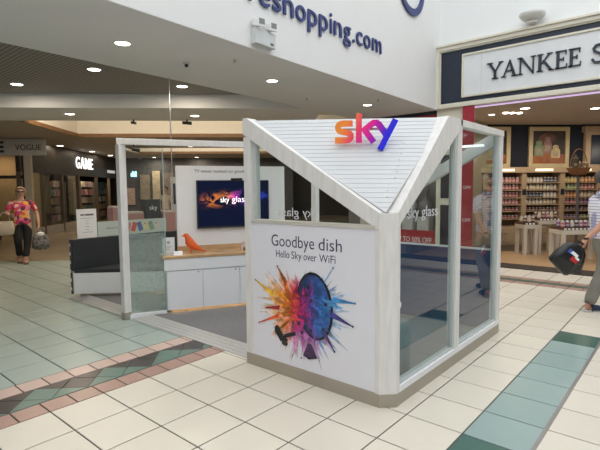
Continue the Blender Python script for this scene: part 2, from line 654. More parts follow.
struct('ceiling_coffer_small', MB().obox(E(-4.8, 16.0, 3.75), e1 * 10.8, e2 * 3.0, (0, 0, 0.05)), WARM, 'second warm lit coffer further back')
struct('wall_coffer_small', MB().obox(E(-4.8, 19.0, ZS), e1 * 10.8, e2 * 0.05, (0, 0, 0.5)), WARM, 'far side of the second coffer')
struct('trim_3', MB().obox(E(-4.8, 18.94, ZS - 0.03), e1 * 10.8, e2 * 0.05, (0, 0, 0.10)), BROWN, 'brown timber trim of the second coffer')
# unseen slab added to block sky light above the side mall
struct('ceiling_slab', MB().prism([(-32, -9, 4.3), (XB(-9) - 0.2, -9, 4.3), (XB(8.35) - 0.2, 8.35, 4.3), (9, 8.35, 4.3), (9, 32, 4.3), (-32, 32, 4.3)], (0, 0, 0.2)), SOFFIT, 'unseen slab added over the side mall to block sky light')
struct('wall_end', MB().obox(E(-12, 24, 0), e1 * 26, e2 * 0.2, (0, 0, 4.3)), DARKSHOP, 'dark shopfront wall at the far end of the side mall')
struct('wall_side', MB().obox(E(-13, -9, 0), e1 * 0.2, e2 * 21, (0, 0, 4.3)), M('dim_wall', (0.32, 0.29, 0.25), 0.7), 'plain wall on the left of the mall')
struct('wall_leak_blocker', MB().box((-32, -9, 0), (-31.8, 32, 4.4)).box((-32, 31.8, 0), (9.2, 32, 4.4)).box((9.0, 8.6, 0), (9.2, 32, 4.4)).box((-32, -9.2, 0), (-12, -9, 4.4)), MATS['dim_wall'], 'unseen plain walls added far beyond the shops to stop sky leaks')  # added shell out of view, closes gaps where sky light leaks in
# atrium walls out of frame
WFAR = MB()
WFAR.box((XB(8.3) - 0.3, 8.34, 3.32), (9, 8.6, 8.5))
struct('wall_far', WFAR, M('white_atrium_plaster', (0.80, 0.82, 0.815), 0.7, var=0.01, scale=1), 'white atrium wall above the candle shop')
wr = MB()
wr.box((9, -9, 4.4), (9.2, 8.6, 8.5))
struct('wall_right', wr, WHITE_WALL, 'white atrium wall on the right')
wr = MB()
wr.box((9, -9, 0), (9.2, 8.6, 4.4))
struct('wall_right_shops', wr, M('grey_shop_glazing', (0.20, 0.20, 0.22), 0.3, var=0.2, scale=0.8), 'grey shopfronts on the right of the atrium')
wr = MB()
wr.box((-12, -9.2, 0), (9.2, -9, 8.5))
struct('wall_back', wr, M('pale_back_wall', (0.72, 0.71, 0.72), 0.6, var=0.1, scale=0.7), 'pale wall behind the camera')

# ------------------------------------------------------------------ kiosk
F0 = 1.17
kiosk = thing('display_kiosk', 'white faceted glass kiosk with slatted sloping roof in the mall', 'kiosk', (0, 2.3, 0))
def kp(name, mb, mat, **k):
    return obj(name, mb, mat, kiosk, **k)
# posts
kp('post', MB().box((-2.262, F0, 0.09), (-2.182, F0 + 0.09, 2.14)), WOODW, bevel=0.004)
kp('post', MB().box((0.0, F0, 0.0), (0.085, F0 + 0.10, 2.05)), WOODW, bevel=0.004)
cp = [(1.36, F0), (1.40, F0), (1.49, F0 + 0.09), (1.49, F0 + 0.13), (1.36, F0 + 0.13)]
kp('corner_post', MB().prism([(x, y, 0.10) for x, y in cp], (0, 0, 1.315)), WOODW)
kp('corner_kick_plate', MB().prism([(x + 0.0005, y - 0.0005, 0.0) for x, y in cp], (0, 0, 0.10)), KICK)
kp('post', MB().box((1.41, 2.32, 0.14), (1.49, 2.41, 2.12)), WOODW, bevel=0.004)
kp('post', MB().box((1.41, 3.45, 0.10), (1.49, 3.54, 2.13)), WOODW, bevel=0.004)
kp('post', MB().box((0.0, 3.44, 0.0), (0.085, 3.54, 1.40)), WOODW, bevel=0.004)
kp('post_foot', MB().box((-2.265, F0 - 0.003, 0.0), (-2.179, F0 + 0.093, 0.09)), KICK)
# front diagonal beam A-C and side diagonal beam C-B
kp('diagonal_beam', MB().prism([(0.0, F0 - 0.004, 2.215), (0.05, F0 - 0.004, 2.215), (1.398, F0 - 0.004, 1.418), (1.398, F0 - 0.004, 1.29), (0.0, F0 - 0.004, 2.075)], (0, 0.11, 0)), WOODW, bevel=0.004)
kp('diagonal_beam', MB().prism([(1.495, F0 + 0.09, 1.42), (1.495, 2.10, 2.185), (1.495, 2.40, 2.185), (1.495, 2.40, 2.125), (1.495, F0 + 0.09, 1.315)], (-0.11, 0, 0)), WOODW, bevel=0.004)
kp('top_beam', MB().box((1.40, 2.36, 2.125), (1.495, 3.545, 2.185)), WOODW, bevel=0.004)
# rotational twin of the roof on the back
kp('diagonal_beam', MB().prism([(1.47, 3.456, 2.18), (1.44, 3.456, 2.18), (0.004, 3.456, 1.42), (0.004, 3.456, 1.29), (1.47, 3.456, 2.05)], (0, 0.08, 0)), WOODW, bevel=0.004)
kp('top_beam', MB().box((0.0, F0 + 0.10, 2.10), (0.09, 2.55, 2.19)), WOODW, bevel=0.004)
# ridge beam A-B
A_, B_, C_ = Vector((0.045, F0 + 0.03, 2.195)), Vector((1.45, 2.13, 2.18)), Vector((1.42, F0 + 0.045, 1.42))
kp('ridge_beam', MB().obox(A_ - Vector((0, 0, 0.05)), B_ - A_, Vector((-0.045, 0.06, 0)), (0, 0, 0.05)), WOODW)
# slats of the sloping roof triangle A-B-C, each a lapped board parallel to the ridge
ns = 22
nrm = (B_ - A_).cross(C_ - A_).normalized()
if nrm.z < 0:
    nrm = -nrm
for i in range(ns):
    t0, t1 = i / ns, (i + 1) / ns
    if i == ns - 1:
        t1 = 0.995
    a0, b0 = A_.lerp(C_, t0), B_.lerp(C_, t0)
    a1, b1 = A_.lerp(C_, t1), B_.lerp(C_, t1)
    lo = 0.0025
    mb = MB()
    mb.add([a0, b0, b1 + nrm * lo, a1 + nrm * lo, a0 - nrm * 0.010, b0 - nrm * 0.010, b1 - nrm * 0.008, a1 - nrm * 0.008],
           [(0, 1, 2, 3), (7, 6, 5, 4), (0, 4, 5, 1), (1, 5, 6, 2), (2, 6, 7, 3), (3, 7, 4, 0)])
    kp('roof_slat', mb, SLATM)
A2, D2, E2 = Vector((0.045, 2.55, 2.18)), Vector((1.42, 3.50, 2.18)), Vector((0.045, 3.50, 1.42))
kp('rear_roof_pane', MB().prism([A2, D2, E2], (0, 0, -0.012)), PANE)
# row of small stud dots near the right end of the slats
for i in range(10):
    t = 0.30 + i * 0.062
    p = (A_.lerp(C_, t) * 0.17 + B_.lerp(C_, t) * 0.83) if i < 7 else (A_.lerp(C_, t) * 0.25 + B_.lerp(C_, t) * 0.75)
    kp('slat_stud', MB().tube(p, p + nrm * 0.010, 0.005, 8), WHITEP)
# front wall: white printed panel, rail, kick plate
fp = kp('front_panel', MB().box((0.087, F0 + 0.003, 0.105), (1.36, F0 + 0.08, 1.305)), VINYL)
kp('front_rail', MB().box((0.086, F0 - 0.006, 1.302), (1.36, F0 + 0.085, 1.328)), M('beige_rail', (0.60, 0.565, 0.50), 0.45, var=0.04))
kp('kick_plate', MB().box((0.0, F0 - 0.002, 0.0), (1.362, F0 + 0.06, 0.105)), KICK)
kp('window_pane', MB().prism([(0.085, F0 + 0.05, 1.328), (1.34, F0 + 0.05, 1.328), (0.085, F0 + 0.05, 2.05)], (0, 0.008, 0)), PANE)
kp('glazing_bead', MB().box((0.085, F0 + 0.03, 1.328), (0.125, F0 + 0.08, 2.03)), BEAD)
# right side
kp('side_kick_plate', MB().box((1.43, F0 + 0.13, 0.0), (1.488, 3.54, 0.10)), KICK)
kp('side_sill', MB().box((1.405, F0 + 0.13, 0.10), (1.492, 3.54, 0.145)), SATIN)
for (y0, y1) in ((F0 + 0.13, 2.32), (2.41, 3.45)):
    kp('sill_bead', MB().box((1.425, y0, 0.145), (1.475, y1, 0.165)), BEAD)
zl = lambda y: 1.30 + (y - 1.26) * 0.708
kp('side_pane', MB().prism([(1.45, 1.30, 0.165), (1.45, 2.32, 0.165), (1.45, 2.32, zl(2.32)), (1.45, 1.30, zl(1.30))], (0.008, 0, 0)), PANE_R)
kp('side_pane', MB().box((1.45, 2.41, 0.165), (1.458, 3.45, 2.125)), PANE_R)
kp('glazing_bead', MB().box((1.425, 2.285, 0.165), (1.478, 2.32, zl(2.29))), BEAD)
kp('glazing_bead', MB().box((1.425, 2.41, 0.165), (1.478, 2.43, 2.125)), BEAD)
kp('glazing_bead', MB().box((1.425, 3.415, 0.165), (1.478, 3.45, 2.125)), BEAD)
# back wall: dark blue lower panel, rail, clear pane above
kp('back_panel', MB().box((0.085, 3.47, 0.02), (1.41, 3.495, 0.905)), BLUEGL)
kp('back_rail', MB().box((0.085, 3.465, 0.905), (1.41, 3.50, 0.925)), SATIN)
kp('back_pane', MB().prism([(0.085, 3.48, 0.925), (1.41, 3.48, 0.925), (1.41, 3.48, 2.03), (0.085, 3.48, 1.335)], (0, 0.008, 0)), PANE)
# glass lettering
SKYLET = M('etched_white_letter', (0.62, 0.64, 0.66), 0.6, var=0)
for wd, y0, w in (('sky', 1.46, 0.18), ('glass', 1.69, 0.29)):
    kp('window_lettering', text_mb(wd, w, 0.125, 0.002, (1.4595, y0, 1.365), (0, 1, 0), (0, 0, 1), (1, 0, 0)), SKYLET)
for wd, x0, w in (('glass', 0.37, 0.235), ('sky', 0.645, 0.145)):
    kp('window_lettering', text_mb(wd, w, 0.105, 0.002, (x0, F0 + 0.049, 1.365), (1, 0, 0), (0, 0, 1), (0, -1, 0), mirror=True), SKYLET)
kp('glass_sticker', MB().tube((1.459, 1.345, 0.735), (1.461, 1.345, 0.735), 0.028, 20), WHPL)
# portal: diagonal beam, glass screen in the plane of the counter front
d_ = Vector((0.469, 0.883, 0)).normalized()
n_ = Vector((0.883, -0.469, 0)).normalized()
PP = Vector((-2.222, F0 + 0.045, 0))
C1 = Vector((-1.96, 1.63, 0))
kp('portal_beam', MB().obox(PP + Vector((0, 0, 2.14)) - n_ * 0.045 - d_ * 0.045, d_ * 2.62, n_ * 0.09, (0, 0, 0.075)), WOODW, bevel=0.004)
kp('glass_screen', MB().obox(PP + d_ * 0.05 - n_ * 0.01 + Vector((0, 0, 0.06)), d_ * 0.43, n_ * 0.01, (0, 0, 2.08)), PANE)
kp('frosted_film', MB().obox(PP + d_ * 0.055 + n_ * 0.001 + Vector((0, 0, 0.065)), d_ * 0.42, n_ * 0.002, (0, 0, 0.99)), FROST)
kp('screen_base', MB().obox(PP + d_ * 0.04 - n_ * 0.03, d_ * 0.44, n_ * 0.06, (0, 0, 0.06)), SATIN)
kp('glass_edge_strip', MB().obox(PP + d_ * 0.48 - n_ * 0.008 + Vector((0, 0, 0.06)), d_ * 0.012, n_ * 0.016, (0, 0, 2.08)), M('green_glass_edge', (0.36, 0.48, 0.45), 0.3))
# far post carrying the portal beam behind the TV wall
pe = PP + d_ * 2.55
kp('post', MB().box((pe.x - 0.04, pe.y - 0.04, 0), (pe.x + 0.04, pe.y + 0.04, 2.14)), WOODW)
# small black spotlight under the portal beam
kp('spotlight', MB().tube(PP + d_ * 0.13 + n_ * 0.055 + Vector((0, 0, 2.09)), PP + d_ * 0.22 + n_ * 0.06 + Vector((0, 0, 2.07)), 0.024, 12).tube(PP + d_ * 0.15 + n_ * 0.055 + Vector((0, 0, 2.14)), PP + d_ * 0.15 + n_ * 0.055 + Vector((0, 0, 2.09)), 0.008, 8), BLACK)
# raised floor with carpet, ribbed ramp along the front
kp('carpet', MB().prism([(-3.92, 1.47, 0.0), (1.42, 1.47, 0.0), (1.42, 3.46, 0.0), (-3.92, 3.46, 0.0)], (0, 0, 0.03)), CARPET)
for i in range(4):
    y0 = 1.245 + i * 0.056
    kp('ramp_rib', MB().prism([(-3.95, y0, 0.0), (-3.95, y0 + 0.040, 0.0), (-3.95, y0 + 0.040, 0.012 + 0.0065 * (i + 1)), (-3.95, y0, 0.006 + 0.0065 * i)], (3.95, 0, 0)), M('pale_aluminium', (0.46, 0.46, 0.455), 0.5, metal=0.3, var=0.04, scale=20))
kp('ramp_bed', MB().box((-3.94, 1.25, 0.0), (-0.005, 1.468, 0.006)), M('dark_ramp_gap', (0.05, 0.05, 0.05), 0.7))
kp('interior_carpet', MB().box((0.087, F0 + 0.09, 0.0), (1.42, 1.47, 0.03)), CARPET)
# LED bar under the roof
kp('led_bar', MB().box((0.55, 3.30, 2.02), (1.35, 3.36, 2.04)), M('white_led_bar', (1, 1, 1), 0.4, var=0, emit=(0.95, 0.97, 1.0), es=1.0))

# roof logo: three gradient letters standing in front of the slope
def grad_mat(name, stops, ax, origin, length, tilt=0.0):
    m = bpy.data.materials.new(name)
    m.use_nodes = True
    nt = m.node_tree
    b = nt.nodes['Principled BSDF']
    b.inputs['Roughness'].default_value = 0.2
    tc = nt.nodes.new('ShaderNodeTexCoord')
    dp = nt.nodes.new('ShaderNodeVectorMath')
    dp.operation = 'DOT_PRODUCT'
    sub = nt.nodes.new('ShaderNodeVectorMath')
    sub.operation = 'SUBTRACT'
    sub.inputs[1].default_value = origin
    nt.links.new(tc.outputs['Object'], sub.inputs[0])
    nt.links.new(sub.outputs[0], dp.inputs[0])
    dp.inputs[1].default_value = tuple(Vector(ax) / length + Vector((0, 0, tilt)))
    r = nt.nodes.new('ShaderNodeValToRGB')
    els = r.color_ramp.elements
    while len(els) < len(stops):
        els.new(0.5)
    for e, (p, c) in zip(els, stops):
        e.position = p
        e.color = c + (1,)
    nt.links.new(dp.outputs['Value'], r.inputs['Fac'])
    nt.links.new(r.outputs['Color'], b.inputs['Base Color'])
    nt.links.new(r.outputs['Color'], b.inputs['Emission Color'])
    b.inputs['Emission Strength'].default_value = 0.0
    return m


Lx = (B_ - A_)
Lx.z = 0
Lx.normalize()
Lout = Vector((Lx.y, -Lx.x, 0))
LO = Vector((0.845, 1.395, 1.955))      # baseline start, in front of the slope
LS = 0.50                              # logo width
GR = grad_mat('logo_gradient', [(0.0, (1.0, 0.30, 0.045)), (0.10, (1.0, 0.20, 0.07)), (0.26, (0.95, 0.05, 0.16)), (0.44, (0.85, 0.015, 0.36)), (0.58, (0.42, 0.015, 0.50)), (0.70, (0.08, 0.03, 0.75)), (0.82, (0.005, 0.03, 0.90))], Lx, LO, LS, tilt=-1.1)
logo = kp('roof_logo', MB().obox(LO + Lx * 0.06 - Lout * 0.02 + Vector((0, 0, 0.10)), Lx * 0.40, Lout * -0.01, (0, 0, 0.02)), ALU)
def lp(px, py):   # photo-crop pixel (600x412 crop, 7.5 px per photo px) to logo units, metres
    return ((px - 75) / 460 * LS, (284 - py) / 460 * LS * 0.94)
def arc(cx, cy, rx, ry, a0, a1, n=8):
    return [(cx + rx * math.cos(math.radians(a0 + (a1 - a0) * i / n)), cy + ry * math.sin(math.radians(a0 + (a1 - a0) * i / n))) for i in range(n + 1)]
s_pts = [(205, 134), (150, 134)] + arc(128, 165, 30, 31, -90, -250, 8) + [(150, 202), (165, 204)] + arc(162, 233, 30, 29, -80, 90, 8) + [(130, 263), (76, 263)]
W_ = 44 / 460 * LS
for nm, paths in (('s', [s_pts]), ('k', [[(250, 284), (250, 82), (257, 60)], [(276, 200), (330, 152), (356, 134), (392, 134)], [(294, 190), (325, 235), (358, 284)]]), ('y', [[(376, 134), (396, 148), (448, 228)], [(514, 112), (460, 222), (404, 340)]])):
    mb = MB()
    for k, p in enumerate(paths):
        stroke_mb(mb, [lp(*q) for q in p], W_, LO, Lx, (0, 0, 1), Lout, 0.03 + 0.001 * k)
    o = obj('logo_letter', mb, GR, logo)

# print on the front panel
FPY = F0 + 0.0025
for wd, x0, w in (('Goodbye', 0.332, 0.468), ('dish', 0.845, 0.222)):
    obj('headline_lettering', text_mb(wd, w, 0.142, 0.0012, (x0, FPY, 1.112), bold=-0.006), INK, fp)
for wd, x0, w in (('Hello', 0.384, 0.150), ('Sky', 0.558, 0.110), ('over', 0.690, 0.132), ('WiFi', 0.850, 0.158)):
    obj('subline_lettering', text_mb(wd, w, 0.090, 0.0012, (x0, FPY, 1.018), bold=-0.006), INK, fp)
def print_obj(name, polys, z0=0.0):
    """flat print: coloured polygons (2-D x,z on the panel) stacked in thin layers"""
    mb = MB()
    cols = []
    for k, (pts, cs) in enumerate(polys):
        y = FPY - z0 - 0.000004 * k
        mb.poly([(x, y, z) for x, z in pts])
        cols += cs
    me = mesh_of(mb, name)
    ca = me.color_attributes.new('ink', 'FLOAT_COLOR', 'POINT')
    for i, c in enumerate(cols):
        ca.data[i].color = c + (1,)
    me.materials.append(INKV)
    o = bpy.data.objects.new(name, me)
    COL.objects.link(o)
    put(o, fp)
    o.parent = fp
    o.matrix_parent_inverse = Matrix()
    return o
INKV = vcol_mat('splash_ink')
rs = random.Random(11)
SC = (0.665, 0.60)
def hue(x, z):
    """colour of the powder by place: yellow/orange left, red/magenta middle, violet below, blue right"""
    t = (x - 0.30) / 0.75 + rs.uniform(-0.04, 0.04)
    stops = [(0.0, (0.95, 0.45, 0.03)), (0.2, (0.90, 0.30, 0.02)), (0.36, (0.75, 0.06, 0.03)), (0.48, (0.55, 0.02, 0.16)), (0.60, (0.28, 0.03, 0.28)), (0.68, (0.05, 0.10, 0.45)), (0.82, (0.03, 0.22, 0.62)), (1.0, (0.12, 0.42, 0.75))]
    if z < 0.55:
        t += (0.55 - z) * 0.35
    if z < 0.42 and 0.42 < t < 0.8:
        c = (0.42, 0.06, 0.34)
        return tuple(q * rs.uniform(0.7, 1.25) for q in c)
    t = max(0, min(1, t))
    for (p, a), (q, b) in zip(stops, stops[1:]):
        if p <= t <= q:
            f = (t - p) / (q - p)
            c = tuple(a[i] + (b[i] - a[i]) * f for i in range(3))
            k = rs.uniform(0.6, 1.25)
            return tuple(min(1, v * k) for v in c)
    return stops[-1][1]
def mixw(c, f):
    return tuple(v * (1 - f) + 0.80 * f for v in c)
polys = []
# faint long powder streaks then denser short ones
for layer, (cnt, r0, r1, wd, wf) in enumerate(((110, 0.28, 0.50, 0.014, 0.5), (240, 0.20, 0.40, 0.020, 0.22), (320, 0.12, 0.32, 0.024, 0.05))):
    for i in range(cnt):
        a = rs.uniform(0, 2 * math.pi)
        R_ = rs.uniform(r0, r1)
        if -0.6 < math.sin(a) < 0.75 and math.cos(a) < 0:
            R_ *= 1.12
        if math.sin(a) > 0.85:
            R_ *= 0.8
        cx, cz = SC[0] + rs.uniform(-0.08, 0.06), SC[1] + rs.uniform(-0.06, 0.06)
        dx, dz = math.cos(a), math.sin(a)
        w = wd * rs.uniform(0.6, 1.4)
        p0 = (cx + dx * 0.05, cz + dz * 0.05)
        pm = (cx + dx * R_ * 0.6, cz + dz * R_ * 0.6)
        p1 = (cx + dx * R_, cz + dz * R_)
        nx, nz = -dz * w, dx * w
        pts = [(p0[0] + nx * 0.4, p0[1] + nz * 0.4), (pm[0] + nx, pm[1] + nz), p1, (pm[0] - nx, pm[1] - nz), (p0[0] - nx * 0.4, p0[1] - nz * 0.4)]
        cm = hue(*pm)
        polys.append((pts, [mixw(hue(*p0), 0), mixw(cm, wf * 0.5), mixw(hue(*p1), min(0.8, wf + 0.35)), mixw(cm, wf * 0.5), mixw(hue(*p0), 0)]))
print_obj('powder_burst_print', polys, 0.0002)
# dish face: dark disc seen three-quarter, blue powder over its right half
def ell(cx, cz, rx, rz, rot=0, n=40):
    c, s = math.cos(rot), math.sin(rot)
    return [(cx + rx * math.cos(t) * c - rz * math.sin(t) * s, cz + rx * math.cos(t) * s + rz * math.sin(t) * c) for t in [2 * math.pi * i / n for i in range(n)]]
polys = []
e = ell(0.80, 0.655, 0.185, 0.275, 0.12)
polys.append((e, [(0.012, 0.013, 0.02)] * len(e)))
e = ell(0.793, 0.655, 0.168, 0.255, 0.12)
polys.append((e, [((0.03, 0.10, 0.33) if p[0] > 0.8 else (0.02, 0.03, 0.08)) for p in e]))
for i in range(150):
    a = rs.uniform(-1.6, 1.6) if i % 3 == 0 else rs.uniform(0, 2 * math.pi)
    R_ = rs.uniform(0.06, 0.23)
    cx, cz = 0.70 + rs.uniform(-0.16, 0.05), 0.60 + rs.uniform(-0.10, 0.14)
    if i % 3 == 0:
        cx += 0.12
    dx, dz = math.cos(a), math.sin(a)
    w = rs.uniform(0.008, 0.024)
    pm = (cx + dx * R_ * 0.5, cz + dz * R_ * 0.5)
    p1 = (cx + dx * R_, cz + dz * R_)
    nx, nz = -dz * w, dx * w
    k = rs.choice((0.45, 0.8, 1.0, 1.0))
    col = tuple(v * k for v in hue(*pm))
    polys.append(([(cx, cz), (pm[0] + nx, pm[1] + nz), p1, (pm[0] - nx, pm[1] - nz)], [col, col, tuple(v * 0.8 for v in hue(*p1)), col]))
for i in range(9):     # dark debris
    a = rs.uniform(0, 2 * math.pi)
    R_ = rs.uniform(0.10, 0.30)
    x, z = 0.64 + math.cos(a) * R_, 0.60 + math.sin(a) * R_
    s_ = rs.uniform(0.008, 0.022)
    c = (0.05, 0.015, 0.04)
    polys.append(([(x - s_, z - s_ * .6), (x + s_ * .8, z - s_), (x + s_, z + s_ * .5), (x - s_ * .3, z + s_)], [c] * 4))
print_obj('dish_disc_print', polys, 0.0035)
# flying bracket parts at the lower left, tips of the shards
polys = []
K = (0.012, 0.012, 0.014)
def bar(x0, z0, x1, z1, w, c=K):
    dx, dz = x1 - x0, z1 - z0
    l = math.hypot(dx, dz)
    nx, nz = -dz / l * w, dx / l * w
    polys.append(([(x0 + nx, z0 + nz), (x1 + nx, z1 + nz), (x1 - nx, z1 - nz), (x0 - nx, z0 - nz)], [c] * 4))
bar(0.385, 0.395, 0.455, 0.31, 0.032)
bar(0.44, 0.33, 0.50, 0.30, 0.028)
bar(0.47, 0.345, 0.60, 0.395, 0.016)
e = ell(0.392, 0.385, 0.032, 0.042)
polys.append((e, [K] * len(e)))
e = ell(0.475, 0.285, 0.035, 0.022)
polys.append((e, [(0.03, 0.035, 0.03)] * len(e)))
polys.append(([(0.73, 0.34), (0.77, 0.34), (0.83, 0.235), (0.74, 0.205), (0.68, 0.23)], [(0.10, 0.03, 0.14), (0.14, 0.05, 0.2), (0.02, 0.015, 0.03), (0.02, 0.015, 0.03), (0.03, 0.015, 0.04)]))
for (x, z, x2, z2, c) in ((0.40, 0.94, 0.50, 0.80, (0.35, 0.10, 0.03)), (0.13, 0.79, 0.36, 0.68, (0.95, 0.55, 0.05)), (0.26, 0.56, 0.42, 0.585, (0.45, 0.03, 0.05)), (0.17, 0.41, 0.42, 0.52, (0.75, 0.12, 0.05)), (1.0, 0.33, 0.90, 0.46, (0.09, 0.06, 0.22)), (1.17, 0.56, 0.97, 0.62, (0.07, 0.06, 0.30)), (1.19, 0.74, 0.98, 0.735, (0.05, 0.28, 0.6)), (0.99, 0.985, 0.90, 0.86, (0.08, 0.36, 0.72)), (0.66, 0.20, 0.69, 0.36, (0.45, 0.12, 0.42))):
    polys.append(([(x, z + 0.004), (x2 + 0.01, z2 + 0.022), (x2 - 0.01, z2 - 0.022), (x, z - 0.004)], [tuple(v * 0.7 for v in c), c, c, tuple(v * 0.7 for v in c)]))
    e = ell(x, z, 0.008, 0.009, n=10)
    polys.append((e, [tuple(v * 0.4 for v in c)] * len(e)))
print_obj('dish_bracket_print', polys, 0.006)

# ------------------------------------------------------------------ TV wall and counter
def CN(s, off, z):     # along the counter front, depth behind it, height
    return C1 + d_ * s - n_ * off + Vector((0, 0, z))
FZ = 0.03
cnt = thing('storage_counter', 'white low cabinet counter with oak worktop under the television', 'cabinet', tuple(CN(0.7, 0.2, FZ)))
obj('carcass', MB().obox(CN(0.0, 0.012, 0.06), d_ * 1.86, -n_ * 0.36, (0, 0, 0.65)), SATIN, cnt)
obj('plinth', MB().obox(CN(0.03, 0.05, FZ), d_ * 1.80, -n_ * 0.30, (0, 0, 0.03)), M('pale_wood_plinth', (0.55, 0.42, 0.28), 0.5), cnt)
obj('led_strip', MB().obox(CN(0.04, 0.046, 0.0545), d_ * 1.78, -n_ * 0.004, (0, 0, 0.006)), LEDW, cnt)
for i, (a, b) in enumerate(((0.0, 0.445), (0.45, 0.935), (0.94, 1.425), (1.43, 1.86))):
    dr = obj('door', MB().obox(CN(a + 0.003, -0.004, 0.065), d_ * (b - a - 0.003), -n_ * 0.018, (0, 0, 0.495)), SATIN, cnt, bevel=0.002)
    obj('lock', MB().tube(CN(b - 0.05, -0.008, 0.535), CN(b - 0.05, 0.0, 0.535), 0.009, 12), GREYINK, dr)
obj('fascia_board', MB().obox(CN(-0.03, -0.012, 0.572), d_ * 1.90, -n_ * 0.02, (0, 0, 0.148)), SATIN, cnt, bevel=0.002)
obj('worktop', MB().obox(CN(-0.045, -0.02, 0.722), d_ * 1.92, -n_ * 0.42, (0, 0, 0.033)), OAK, cnt, bevel=0.002)
obj('splashback', MB().obox(CN(0.19, 0.385, 0.755), d_ * 1.62, -n_ * 0.014, (0, 0, 0.075)), OAK, cnt)
tvw = thing('television_wall', 'white freestanding panel wall carrying the slogan and television', 'panel', tuple(CN(0.95, 0.43, FZ)))
obj('panel', MB().obox(CN(0.195, 0.402, FZ), d_ * 1.535, -n_ * 0.09, (0, 0, 1.885)), M('white_panel_wall', (0.80, 0.80, 0.80), 0.5, var=0.01), tvw)
sx_ = 0.44
for wd, w in (('TV', 0.075), ('never', 0.17), ('looked', 0.205), ('so', 0.07), ('good', 0.155)):
    obj('slogan_lettering', text_mb(wd, w * 0.86, 0.060, 0.002, tuple(CN(sx_, 0.4015, 1.825)), d_, (0, 0, 1), n_, bold=-0.004), GREYINK, tvw)
    sx_ += w * 0.86 + 0.026
tv = thing('television', 'flat television with a dark nebula screen on the white panel', 'television', tuple(CN(0.97, 0.38, 1.06)))
obj('housing', MB().obox(CN(0.455, 0.355, 1.062), d_ * 1.02, -n_ * 0.042, (0, 0, 0.656)), BLACK, tv, bevel=0.003)
# screen picture: procedural nebula
SCR = bpy.data.materials.new('nebula_screen')
SCR.use_nodes = True
nt = SCR.node_tree
bb = nt.nodes['Principled BSDF']
bb.inputs['Base Color'].default_value = (0.004, 0.005, 0.012, 1)
bb.inputs['Roughness'].default_value = 0.6
bb.inputs['Specular IOR Level'].default_value = 0.0
uvn = nt.nodes.new('ShaderNodeUVMap')
sep = nt.nodes.new('ShaderNodeSeparateXYZ')
nt.links.new(uvn.outputs[0], sep.inputs[0])
def mth(op, a, b=None, c=None):
    n = nt.nodes.new('ShaderNodeMath')
    n.operation = op
    for i, v in enumerate((a, b, c)):
        if v is None:
            continue
        if isinstance(v, (int, float)):
            n.inputs[i].default_value = v
        else:
            nt.links.new(v, n.inputs[i])
    return n.outputs[0]
nz1 = nt.nodes.new('ShaderNodeTexNoise')
nz1.inputs['Scale'].default_value = 7
nz1.inputs['Detail'].default_value = 8
nz1.inputs['Distortion'].default_value = 1.2
nt.links.new(uvn.outputs[0], nz1.inputs['Vector'])
ramp = nt.nodes.new('ShaderNodeValToRGB')
st = [(0.0, (0.02, 0.01, 0.03)), (0.15, (0.45, 0.12, 0.02)), (0.38, (0.75, 0.22, 0.04)), (0.52, (0.45, 0.05, 0.35)), (0.68, (0.10, 0.05, 0.6)), (0.85, (0.02, 0.04, 0.35)), (1.0, (0.01, 0.02, 0.15))]
while len(ramp.color_ramp.elements) < len(st):
    ramp.color_ramp.elements.new(0.5)
for e, (p, c) in zip(ramp.color_ramp.elements, st):
    e.position = p
    e.color = c + (1,)
nt.links.new(sep.outputs[0], ramp.inputs['Fac'])
yc = mth('MULTIPLY_ADD', sep.outputs[0], 0.10, 0.57)
dy = mth('ABSOLUTE', mth('SUBTRACT', sep.outputs[1], yc))
band = mth('MAXIMUM', mth('SUBTRACT', 1.0, mth('MULTIPLY', dy, 4.2)), 0.0)
inten = mth('MULTIPLY', mth('MULTIPLY', band, band), mth('MULTIPLY', mth('MAXIMUM', mth('SUBTRACT', nz1.outputs['Fac'], 0.44), 0.0), 9.0))
inten = mth('ADD', inten, 0.0)
mixc = nt.nodes.new('ShaderNodeMix')
mixc.data_type = 'RGBA'
mixc.inputs[6].default_value = (0.003, 0.005, 0.016, 1)
nt.links.new(mth('MINIMUM', inten, 1.0), mixc.inputs[0])
nt.links.new(ramp.outputs[0], mixc.inputs[7])
nt.links.new(mixc.outputs[2], bb.inputs['Emission Color'])
bb.inputs['Emission Strength'].default_value = 1.15
so = obj('screen', MB().poly([CN(0.47, 0.3535, 1.085), CN(1.46, 0.3535, 1.085), CN(1.46, 0.3535, 1.705), CN(0.47, 0.3535, 1.705)]), SCR, tv)
uvl = so.data.uv_layers.new(name='UVMap')
for lp_ in so.data.loops:
    co = so.data.vertices[lp_.vertex_index].co
    s_ = (Vector((co.x, co.y, 0)) - C1).dot(d_)
    uvl.data[lp_.index].uv = ((s_ - 0.47) / 0.99, (co.z - 1.085) / 0.62)
obj('screen_lettering', text_mb('sky', 0.122, 0.110, 0.001, tuple(CN(0.777, 0.352, 1.415)), d_, (0, 0, 1), n_, bold=0.0), LITW, tv)
obj('screen_lettering', text_mb('glass', 0.23, 0.115, 0.001, tuple(CN(0.935, 0.352, 1.415)), d_, (0, 0, 1), n_, bold=-0.008), LITW, tv)
obj('soundbar', MB().obox(CN(0.475, 0.352, 1.066), d_ * 0.98, -n_ * 0.002, (0, 0, 0.016)), M('dark_grille', (0.03, 0.03, 0.035), 0.6), tv)
tag(obj('television_camera', MB().obox(CN(0.93, 0.345, 1.719), d_ * 0.16, -n_ * 0.04, (0, 0, 0.028)), BLACK, bevel=0.006), 'small black camera bar on top of the television', 'camera')
